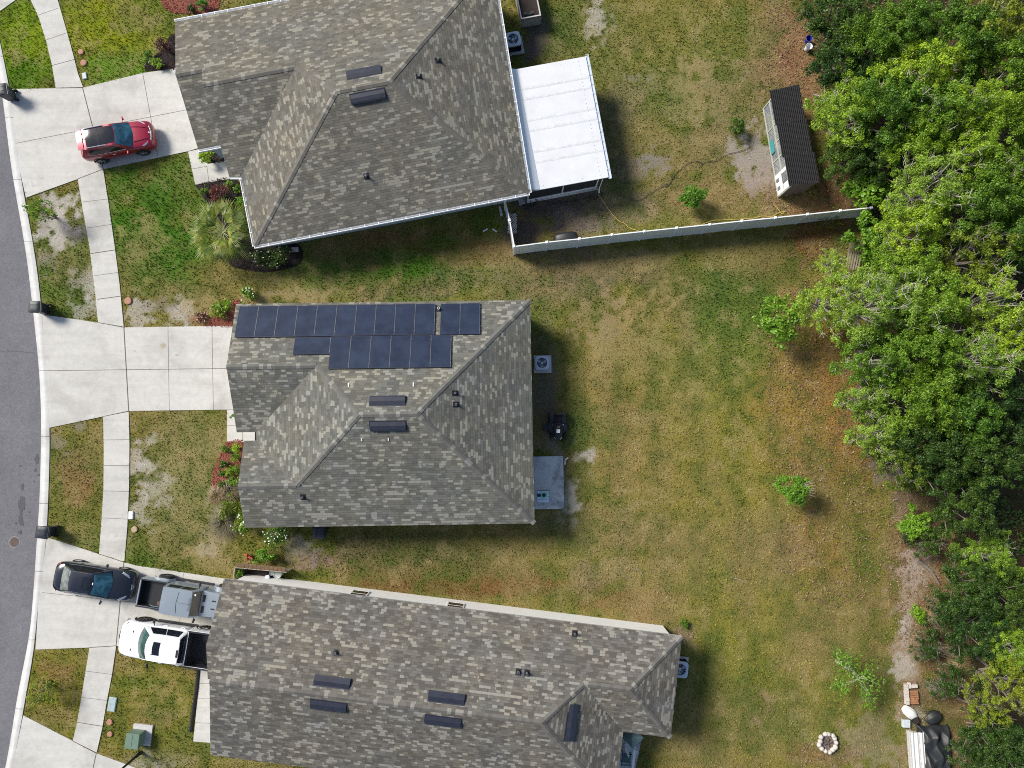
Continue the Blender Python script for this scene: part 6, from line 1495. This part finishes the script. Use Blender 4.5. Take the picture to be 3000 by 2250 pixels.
WOOD = [
 ('dark', 'dark green tree at the top end of the woodland edge, above the buckets', 2475, 40, 105, 5.5),
 ('dark', 'dark leafy tree whose lowest leaves hang over the blue and white buckets', 2495, 185, 100, 4.5),
 ('broad', 'rounded mid green tree standing behind the two buckets', 2570, 120, 105, 6),
 ('broad', 'mid green tree at the top edge of the picture beside a black gap', 2660, 95, 90, 6.5),
 ('yellow', 'yellow green tree filling the top right corner of the picture', 2930, 60, 130, 8),
 ('broad', 'dense green tree just left of the yellow tree in the top right corner', 2810, 130, 115, 7.5),
 ('bright', 'bright green tree midway between the shed and the top right corner', 2690, 225, 120, 7),
 ('broad', 'mid green tree on the right border below the yellow top corner tree', 2940, 215, 110, 7.5),
 ('bright', 'light green tree reaching over the shed roof from the right', 2485, 335, 105, 5),
 ('broad', 'green tree between the shed and a large black gap in the canopy', 2600, 310, 105, 6.5),
 ('bright', 'sunlit green tree with a flat bright top right of the shed', 2735, 330, 115, 7.5),
 ('bright', 'full green tree behind the sunlit tree right of the shed', 2860, 325, 105, 8),
 ('broad', 'dim green tree at the right border level with the shed', 2970, 385, 95, 7.5),
 ('dark', 'dark low tree between the shed and the black gap', 2500, 455, 80, 3.6),
 ('dark', 'dark green tree below the large black gap near the shed', 2590, 460, 75, 4.5),
 ('broad', 'mid green tree in the wood between two black gaps right of the shed', 2690, 440, 85, 6.5),
 ('twiggy', 'pale twigged tree with bare grey branches near the fence end', 2720, 560, 120, 7.5),
 ('bright', 'green tree deep in the wood level with the lower end of the shed', 2840, 455, 95, 7.5),
 ('bright', 'light green tree at the right border above the fence level', 2960, 520, 100, 8),
 ('bush', 'round leaved lime bush just above the far end of the white fence', 2558, 560, 66, 2.6),
 ('bush', 'round leaved lime bush just below the far end of the white fence', 2562, 696, 62, 2.8),
 ('bright', 'bright tree overhanging the far end of the white fence', 2672, 672, 92, 7),
 ('broad', 'dense dark crowned tree right of the pale twigged tree', 2850, 610, 110, 8),
 ('yellow', 'yellow tinged tree deep in the wood right of the fence end', 2850, 745, 105, 8),
 ('broad', 'green tree at the right border level with the wooden pallet', 2970, 690, 100, 8),
 ('bright', 'light green tree just right of the wooden pallet', 2650, 805, 108, 6.5),
 ('twiggy', 'small light branch tree covering the left side of the pallet', 2440, 768, 42, 3.0),
 ('twiggy', 'wide pale tree whose branches reach left over the lawn below the pallet', 2440, 885, 95, 5.5),
 ('twiggy', 'tall bright tree right behind the one reaching over the lawn', 2570, 890, 120, 7.5),
 ('bright', 'green tree in the heart of the wood below the pallet level', 2720, 905, 110, 7.5),
 ('twiggy', 'grey twigged tree with white bare branches near the right border', 2890, 880, 105, 8),
 ('bright', 'light green tree at the right border below the grey twigged tree', 2975, 990, 95, 8),
 ('bright', 'bright tree at the wood edge where the lawn turns brown', 2580, 1050, 105, 6.5),
 ('broad', 'mid green tree behind the bright tree at the brown lawn edge', 2710, 1030, 100, 7),
 ('twiggy', 'branchy pale tree above a curved grey trunk by the right border', 2850, 1060, 100, 8),
 ('feather', 'pale feathery tree at the wood edge, upper of two', 2555, 1170, 80, 5),
 ('feather', 'pale feathery tree at the wood edge, lower of two', 2580, 1275, 78, 4.6),
 ('broad', 'mid green tree just behind the two pale feathery trees', 2690, 1180, 105, 6.5),
 ('dark', 'dark green tree at the right border beside the curved grey trunk', 2960, 1170, 95, 7),
 ('broad', 'green tree in the wood level with the lone small lawn tree', 2820, 1215, 100, 6.5),
 ('yellow', 'yellowish tree at the wood edge beside a bare grey patch', 2640, 1365, 76, 4.5),
 ('dark', 'dark green tree behind the yellowish wood edge tree', 2745, 1330, 95, 6),
 ('dark', 'broad dark tree above the black hollow in the wood', 2850, 1350, 100, 6.5),
 ('dark', 'dark tree at the right border above the black hollow', 2960, 1330, 85, 6.5),
 ('dark', 'dark green tree left of the black hollow', 2835, 1480, 90, 5.5),
 ('bush', 'bright fern green bush at the foot of the wood edge', 2690, 1535, 42, 1.6),
 ('under', 'leafy bush above the grey fallen log', 2725, 1592, 50, 1.8),
 ('under', 'small dark leaved bush left of the grey fallen log', 2655, 1572, 20, 1.0),
 ('bright', 'lit bushy tree below the black hollow at the right side', 2900, 1640, 80, 4),
 ('dark', 'mid green tree right of the fallen log', 2850, 1720, 85, 4.5),
 ('dark', 'green tree at the right border below the black hollow', 2965, 1750, 80, 5),
 ('under', 'leafy bush right of the sandy patch on the litter', 2770, 1800, 60, 2.4),
 ('dark', 'dark green bushy tree level with the straw coloured grass clumps', 2870, 1850, 85, 4.5),
 ('bright', 'light green tree at the right border level with the lawn sapling', 2960, 1900, 75, 5),
 ('under', 'low leafy bush among the straw coloured grass', 2720, 1895, 48, 1.6),
 ('yellow', 'yellow green tree at the right border above the tarp level', 2955, 2010, 80, 6),
 ('yellow', 'yellow green tree with bare twigs right of the brick stack', 2890, 2080, 52, 4.5),
 ('under', 'leafy bush above the black rubbish bag', 2780, 2000, 55, 1.8),
 ('dark', 'dark green tree right of the black tarp', 2910, 2170, 80, 4.5),
 ('under', 'leafy bush at the lower right of the black tarp', 2855, 2215, 60, 2.2),
 ('dark', 'green tree in the bottom right corner of the picture', 2975, 2225, 80, 5),
]
for w_ in WOOD: plant(*w_)

# leafy ground cover below the trees
r = np.random.RandomState(5); n = 60000
ux, uy = r.uniform(2340, 3080, n), r.uniform(-60, 2320, n); pts = np.array([P2(a, b, .2) for a, b in zip(ux, uy)])
X, Y = ux / 1.3562, uy / 1.3562
fo = fbm(pts[:, 0], pts[:, 1], 1.6, 300)
ok = pip(X + (fo - .5) * 30, Y, FOREST) & (fo > .5) ; pts = pts[ok]; n = len(pts)
zz = r.uniform(.02, .55, n) * np.clip((fo[ok] - .48) * 6, .1, 1)
L = r.uniform(.06, .14, n)
uo = npmesh('undergrowth', leaf_quads(np.column_stack([pts, zz]), np.array([0, 0, 1.0]) + r.normal(size=(n, 3)) * .5, L, L * .5, r), 4, leafmat('leaf_floor', LEAF['dark'] + [(.1, .06, .03)], objvar=False)); uo['kind'] = 'stuff'
# leaf litter as loose leaves along the edge
n = 26000; ux, uy = r.uniform(2250, 2900, n), r.uniform(-20, 2300, n); pts = np.array([P2(a, b, .02) for a, b in zip(ux, uy)])
X, Y = ux / 1.3562, uy / 1.3562
near = np.zeros(n, bool)
for (bx, by, rx, ry, col, s) in Z:
    if col == LITTER or (col[0] > .15 and col[0] > col[1] * 1.4 and bx > 1640): near |= ((X - bx) / rx) ** 2 + ((Y - by) / ry) ** 2 < 1.2
near |= pip(X, Y, FOREST)
pts = pts[near]; n = len(pts); L = r.uniform(.03, .075, n)
lo = npmesh('leaf_litter', leaf_quads(np.column_stack([pts, r.uniform(.0, .07, n)]), np.array([0, 0, 1.0]) + r.normal(size=(n, 3)) * .35, L, L * .5, r), 4, leafmat('leaf_litter', [(.08, .045, .03), (.17, .1, .06), (.26, .165, .1), (.38, .28, .19)], trans=.1, objvar=False)); lo['kind'] = 'stuff'

# ---------------------------------------------------------------- shrubs and small trees
def shrub(name, label, cat, u, v, rpx, h, kind, n=900, leaf=.06, group=None, flowers=0, fcol=(.8, .78, .7), seed=None, ncl=26, base=.06, squash=(1, 1), clr=(.25, .42), tip=None):
    p = P(u, v, h * .7); R = rpx / F * (H - h * .7); seed = seed or rnd.randint(10, 99999)
    o = thing(name, label, cat, (p.x, p.y, 0), rnd.uniform(0, 6.28) if squash == (1, 1) else 0, group); o.scale = (*squash, 1)
    V, C = crown_verts(seed, R * .82, base * h, h, ncl, n / ncl, leaf, clr=clr, flat=.8)
    npmesh('foliage', V, 4, lm(kind), o)
    mb = MB(); rr = random.Random(seed)
    for c in C[:14]: mb.tube([(c[0] * .1, c[1] * .1, 0), (c[0] * .5, c[1] * .5, c[2] * .6), tuple(c)], [.02, .014, .006], 4, caps=False)
    mb.build('stem', M['bark'], o, local=True)
    if flowers:
        r = np.random.RandomState(seed + 1); c = C[r.randint(0, len(C), flowers)] + r.normal(size=(flowers, 3)) * R * .16; c[:, 2] = np.maximum(c[:, 2], h * .5) + h * .14
        L = r.uniform(.035, .06, flowers); npmesh('blossom', leaf_quads(c, np.array([0, 0, 1.0]) + r.normal(size=(flowers, 3)) * .25, L, L * .8, r), 4, plain('petal_%d' % int(fcol[0] * 100 + fcol[1] * 1000), fcol, .8, var=.05), o)
    return o
# beds by the upper house
shrub('shrub', 'dark red leaved shrub by the corner of the upper driveway', 'shrub', 477, 132, 30, 1.1, 'red', 900, .05)
shrub('shrub', 'small green shrub below the red one by the upper driveway', 'shrub', 458, 182, 20, .6, 'bright', 600, .045)
shrub('shrub', 'loose dark green shrub left of the red one by the upper driveway', 'shrub', 436, 158, 20, .6, 'mid', 420, .05)
shrub('shrub', 'lime green shrub in the red mulch bed at the top edge', 'shrub', 590, 12, 24, .8, 'lime', 700, .05)
shrub('shrub', 'low dark green plant in the red mulch bed at the top edge', 'shrub', 560, 24, 14, .4, 'dark', 300, .05)
shrub('shrub', 'green arching bush under the gutter beside the front path', 'shrub', 603, 456, 26, 1.0, 'bright', 700, .06)
shrub('shrub', 'small round clipped shrub at the tip of the dark mulch bed', 'shrub', 597, 558, 15, .6, 'mid', 700, .035)
shrub('shrub', 'wide dark red leaved shrub above the palm', 'shrub', 640, 566, 34, 1.1, 'red', 1200, .05)
shrub('shrub', 'small yellow green shrub right of the dark red one', 'shrub', 670, 540, 14, .6, 'lime', 400, .04)
shrub('shrub', 'upper green shrub under the gutter beside the red shrub', 'shrub', 698, 552, 18, .8, 'mid', 500, .055)
shrub('shrub', 'lower lime shrub under the gutter beside the palm', 'shrub', 706, 590, 20, .9, 'lime', 600, .055)
shrub('shrub', 'lime leaves between the palm and the house corner', 'shrub', 726, 655, 18, .9, 'lime', 400, .06)
shrub('flowering_bush', 'dark green bush dotted with cream flowers at the house corner by the palm', 'bush', 790, 752, 58, 1.2, 'dark', 2600, .06, flowers=60, fcol=(.75, .68, .5), squash=(1.15, .72))
# beds by the middle house
for (u, v, r_, h, k, lab) in ((660, 1316, 14, .6, 'mid', 'round clipped shrub nearest the front path, left of its neighbour'), (691, 1313, 17, .75, 'bright', 'round clipped shrub at the eave nearest the front path'), (689, 1343, 18, .75, 'mid', 'dark round clipped shrub at the eave, second from the front path'), (653, 1359, 14, .6, 'mid', 'dark round clipped shrub on the lawn side, second from the front path'), (694, 1374, 14, .6, 'bright', 'bright round shrub at the eave, third from the front path'), (674, 1380, 16, .65, 'bright', 'bright shrub in the middle of the red mulch bed'), (650, 1388, 12, .55, 'mid', 'small round shrub on the lawn side, third from the front path'), (676, 1408, 16, .65, 'lime', 'yellowish shrub beside the upper straw grass clump'), (648, 1418, 12, .55, 'mid', 'small round shrub nearest the straw grass clumps, on the lawn side'), (697, 1411, 12, .6, 'lime', 'small lime shrub at the eave beside the straw grass')):
    shrub('shrub', lab, 'shrub', u, v, r_, h, k, 700, .036, group='shrubs in the red mulch bed', ncl=30)
def grass_clump(label, u, v, rpx, h, n=420, kind='straw', dirn=None, group='ornamental grass clumps', spread=1.0):
    p = P(u, v, h * .4); R = rpx / F * H; o = thing('grass_clump', label, 'ornamental grass', (p.x, p.y, 0), 0, group); rr = np.random.RandomState(int(u * 7 + v))
    V = []
    for i in range(n):
        a = rr.uniform(0, 6.28) if dirn is None else dirn + rr.normal() * .38 * spread; l = R * rr.uniform(.5, 1.1); hh = h * rr.uniform(.5, 1.1); w = rr.uniform(.008, .016)
        b0 = rr.normal(size=2) * R * .1; prev = None
        for s0, s1 in ((0, .5), (.5, 1.0)):
            q = []
            for s in (s0, s1):
                x = b0[0] + math.cos(a) * l * s; y = b0[1] + math.sin(a) * l * s; z = hh * (1.7 * s - 1.3 * s * s) + .02; q.append((x, y, z))
            px_, py_ = -math.sin(a) * w, math.cos(a) * w; k0, k1 = 1 - s0 * .6, 1 - s1 * .8
            V += [(q[0][0] - px_ * k0, q[0][1] - py_ * k0, q[0][2]), (q[0][0] + px_ * k0, q[0][1] + py_ * k0, q[0][2]), (q[1][0] + px_ * k1, q[1][1] + py_ * k1, q[1][2]), (q[1][0] - px_ * k1, q[1][1] - py_ * k1, q[1][2])]
    npmesh('blades', np.array(V), 4, lm(kind), o); return o
grass_clump('straw coloured grass clump at the eave above the yellow green bush', 675, 1438, 36, .8)
grass_clump('straw coloured grass clump on the lawn side of the yellow green bush', 636, 1452, 34, .7)
grass_clump('large straw coloured grass clump below the yellow green bush', 656, 1530, 52, .9, 600)
shrub('shrub', 'big yellow green bush between the straw grass clumps', 'bush', 670, 1488, 38, 1.1, 'yellow', 1500, .06)
shrub('flowering_bush', 'bush with white flowers at the lower front corner of the middle house', 'bush', 712, 1535, 36, .9, 'bright', 1100, .055, flowers=26, fcol=(.85, .85, .82), squash=(.8, 1.15))
shrub('flowering_bush', 'white flowering bush below the lower eave of the middle house', 'bush', 808, 1572, 46, 1.0, 'mid', 1600, .055, flowers=44, fcol=(.85, .85, .82))
shrub('shrub', 'bright green bush against the timber bin', 'bush', 772, 1634, 30, 1.0, 'lime', 1000, .06, squash=(1.3, .75))
shrub('shrub', 'bright green bush at the left end of the timber bin', 'bush', 697, 1678, 20, .9, 'lime', 600, .06)
shrub('flowering_plant', 'small plant with orange red leaves beside the timber bin', 'plant', 728, 1632, 12, .5, 'red', 160, .05, flowers=22, fcol=(.6, .12, .05))
shrub('shrub', 'dark green leafy bush at the upper front corner of the middle house', 'bush', 652, 898, 30, .9, 'mid', 500, .075)
shrub('shrub', 'yellow green leafy plant left of the solar roof corner', 'plant', 640, 910, 34, .6, 'yellow', 500, .06)
shrub('flowering_plant', 'strappy plant with white blooms above the solar roof corner', 'plant', 728, 858, 30, .8, 'mid', 420, .09, flowers=14, fcol=(.85, .83, .7))
shrub('flowering_plant', 'dry reddish plant beside the middle driveway', 'plant', 592, 930, 22, .35, 'red', 260, .05, flowers=30, fcol=(.45, .25, .2))
shrub('plant', 'small green sprig on the front path of the middle house', 'plant', 683, 1219, 8, .5, 'lime', 40, .08, ncl=8)
shrub('plant', 'green weed tuft in the soil at the rear corner of the lower house', 'plant', 2006, 1828, 14, .4, 'mid', 200, .06)
# yard shrubs
shrub('bush', 'bright green round bush on the grass above the white fence', 'bush', 2030, 575, 42, 1.6, 'lime', 3600, .055, ncl=60, clr=(.2, .34))
shrub('bush', 'dark green small bush on the sandy side of the upper yard', 'bush', 2162, 368, 30, 1.2, 'mid', 900, .06, clr=(.2, .34))
o = shrub('small_tree', 'compact lime green young tree alone on the long lawn', 'tree', 2325, 1432, 50, 2.3, 'lime', 4200, .06, ncl=62, base=.35, clr=(.2, .32))
mb = MB()
for k in range(7): a = -.4 + .16 * k; mb.tube([(.2, .05, 1.4), (.62 * math.cos(a), .62 * math.sin(a), 1.95), (1.05 * math.cos(a), 1.0 * math.sin(a), 2.15)], [.02, .014, .005], 4)
o.rotation_euler = (0, 0, 0); mb.build('branch', M['bark_pale'], o, local=True)
shrub('sapling', 'broad leaved bright sapling at the wood edge below the pallet', 'tree', 2285, 925, 92, 3.0, 'lime', 1500, .12, ncl=46, base=.3, clr=(.16, .3), squash=(1.0, .86))
o = shrub('street_tree', 'thin green leaved young tree leaning over the kerb by the sandy verge', 'tree', 122, 618, 62, 1.9, 'mid', 800, .08, ncl=40, base=.35, clr=(.14, .28), squash=(1.1, .62))
o = shrub('street_tree', 'thin yellow green young tree on the lowest verge', 'tree', 118, 2022, 50, 1.5, 'yellow', 900, .06, ncl=40, base=.3, clr=(.14, .28))
# leaning sapling with a pale trunk
b0 = P(2449, 1936, .05); o = thing('sapling', 'leaning sapling with a pale trunk lying towards the litter strip', 'tree', tuple(b0))
V = []; rr = np.random.RandomState(9); mb = MB(); d = (P(2530, 1990, 1.6) - b0)
mb.tube([(0, 0, 0), tuple(d * .35 + Vector((0, 0, .2))), tuple(d * .75), tuple(d)], [.09, .06, .04, .02], 8)
cl = []
for k in range(16):
    s = d * rr.uniform(.4, .95); tgt = P(rr.uniform(2452, 2578), rr.uniform(1912, 2055), rr.uniform(1.0, 2.0)) - b0; mb.tube([s, s.lerp(tgt, .6) + Vector((0, 0, .1)), tgt], [.022, .014, .006], 4, caps=False); cl.append(tgt)
for c in cl:
    m = 60; pts = np.array(c) + rr.normal(size=(m, 3)) * [.26, .26, .14]; L = rr.uniform(.05, .1, m); V.append(leaf_quads(pts, np.array([0, 0, 1.0]) + rr.normal(size=(m, 3)) * .5, L, L * .5, rr))
npmesh('crown', np.concatenate(V), 4, lm('lime'), o); mb.build('trunk', M['bark_pale'], o, local=True, smooth=True)
# straw grass at the wood edge and a palmetto
for (u, v, r_, dr, lab) in ((2700, 1795, 75, -.5, 'fan of dry pale stems beside the bright palmetto'), (2760, 1905, 62, -.15, 'upper clump of straw coloured grass above the brick stack'), (2790, 1940, 60, -.4, 'lower clump of straw coloured grass above the brick stack'), (2725, 2010, 50, -.5, 'clump of straw coloured grass beside the brick stack'), (2690, 2085, 45, -.6, 'dry grass clump between the brick stack and the rubbish bag'), (2630, 1520, 60, .4, 'dry twiggy clump on the leaf litter')):
    grass_clump(lab, u, v, r_, .5, 70, dirn=dr, group='dry grass clumps by the wood')
shrub('bush', 'bright green palmetto tuft at the wood edge', 'bush', 2690, 1800, 32, .8, 'lime', 700, .07, squash=(.9, 1.1))
shrub('vine', 'loose vine trailing from the fence towards the wood', 'vine', 2425, 655, 62, .8, 'yellow', 260, .06, squash=(1.4, .3), ncl=20)
# palm
pp = P(647, 677, 2.0); palm = thing('palm_tree', 'fan palm with yellow green fronds in the dark mulch bed', 'palm', (pp.x, pp.y, 0))
MB().tube([(0, 0, 0), (.03, 0, .8), (0, 0, 1.75)], [.2, .17, .16], 12).build('trunk', M['bark'], palm, local=True, smooth=True)
pm = leafmat('palm_leaf', [(.03, .065, .01), (.09, .15, .018), (.22, .26, .035), (.46, .43, .12)], objvar=False)
pr_ = random.Random(4)
for k in range(25):
    a = k * 2.39996; lvl = k / 24.0; pl = lerp(.75, 1.3, pr_.random() ** .6) if k > 6 else .45 + .08 * k; rise = lerp(.75, -.25, lvl) + pr_.uniform(-.1, .1)
    dv = Vector((math.cos(a), math.sin(a), rise)).normalized(); s0 = Vector((0, 0, 1.75)); e = s0 + dv * pl
    side = Vector((-math.sin(a), math.cos(a), 0)); nrm = dv.cross(side); 
    if nrm.z < 0: nrm = -nrm
    V = []; nb = 19
    for q in range(nb):
        th_ = lerp(-.95, .95, q / (nb - 1)); dd = (dv * math.cos(th_) + side * math.sin(th_)); ll = 1.12 * lerp(1, .72, abs(th_) / .95) * pr_.uniform(.9, 1.1); w = dd.cross(nrm).normalized() * .017 * pr_.uniform(.7, 1.2)
        m1 = e + dd * ll * .55 + nrm * .02; m2 = e + dd * ll - Vector((0, 0, .16 + .12 * pr_.random()))
        V += [tuple(e - w * .5), tuple(e + w * .5), tuple(m1 + w * 1.3), tuple(m1 - w * 1.3), tuple(m1 - w * 1.3), tuple(m1 + w * 1.3), tuple(m2 + w * .15), tuple(m2 - w * .15)]
    f_ = npmesh('frond', np.array(V), 4, pm, palm)
    MB().tube([s0, s0.lerp(e, .6) + Vector((0, 0, .03)), e], [.022, .016, .012], 5).build('petiole', plain('petiole', (.3, .32, .13), .6), f_, local=True)

# ---------------------------------------------------------------- light, sky, camera
SUN_EL, AZ = math.radians(40), math.radians(150)      # the sun stands to the upper left of the picture
sd = Vector((math.cos(SUN_EL) * math.cos(AZ), math.cos(SUN_EL) * math.sin(AZ), math.sin(SUN_EL)))
l = bpy.data.lights.new('sun', 'SUN'); l.energy = 4.2; l.angle = math.radians(17); l.color = (1.0, .95, .86)
so = bpy.data.objects.new('sun', l); COL.objects.link(so); so.rotation_euler = (-sd).to_track_quat('-Z', 'Y').to_euler(); so.location = (0, 0, 60)
w = bpy.data.worlds.new('World'); SC.world = w; w.use_nodes = True; nt = w.node_tree
sky = nt.nodes.new('ShaderNodeTexSky'); sky.sky_type = 'NISHITA'; sky.sun_disc = False; sky.sun_elevation = SUN_EL; sky.sun_rotation = math.atan2(sd.x, sd.y); sky.air_density = 1.0; sky.dust_density = 1.5; sky.ozone_density = 1.0
bg = nt.nodes['Background']; nt.links.new(sky.outputs[0], bg.inputs[0]); bg.inputs[1].default_value = .1
cam = bpy.data.cameras.new('camera'); co = bpy.data.objects.new('camera', cam); COL.objects.link(co)
cam.sensor_width = 36; cam.lens = 36 * F / 3000; cam.clip_end = 3000; co.location = (0, 0, H); co.rotation_euler = (TILT, 0, 0); SC.camera = co
SC.view_settings.view_transform = 'Standard'; SC.view_settings.look = 'None'; SC.view_settings.exposure = 0.42; SC.view_settings.gamma = 1.0
SC.cycles.use_denoising = False; SC.cycles.filter_width = 1.0; SC.cycles.sample_clamp_indirect = 4.0; SC.cycles.max_bounces = 6; SC.cycles.diffuse_bounces = 3; SC.cycles.transparent_max_bounces = 6
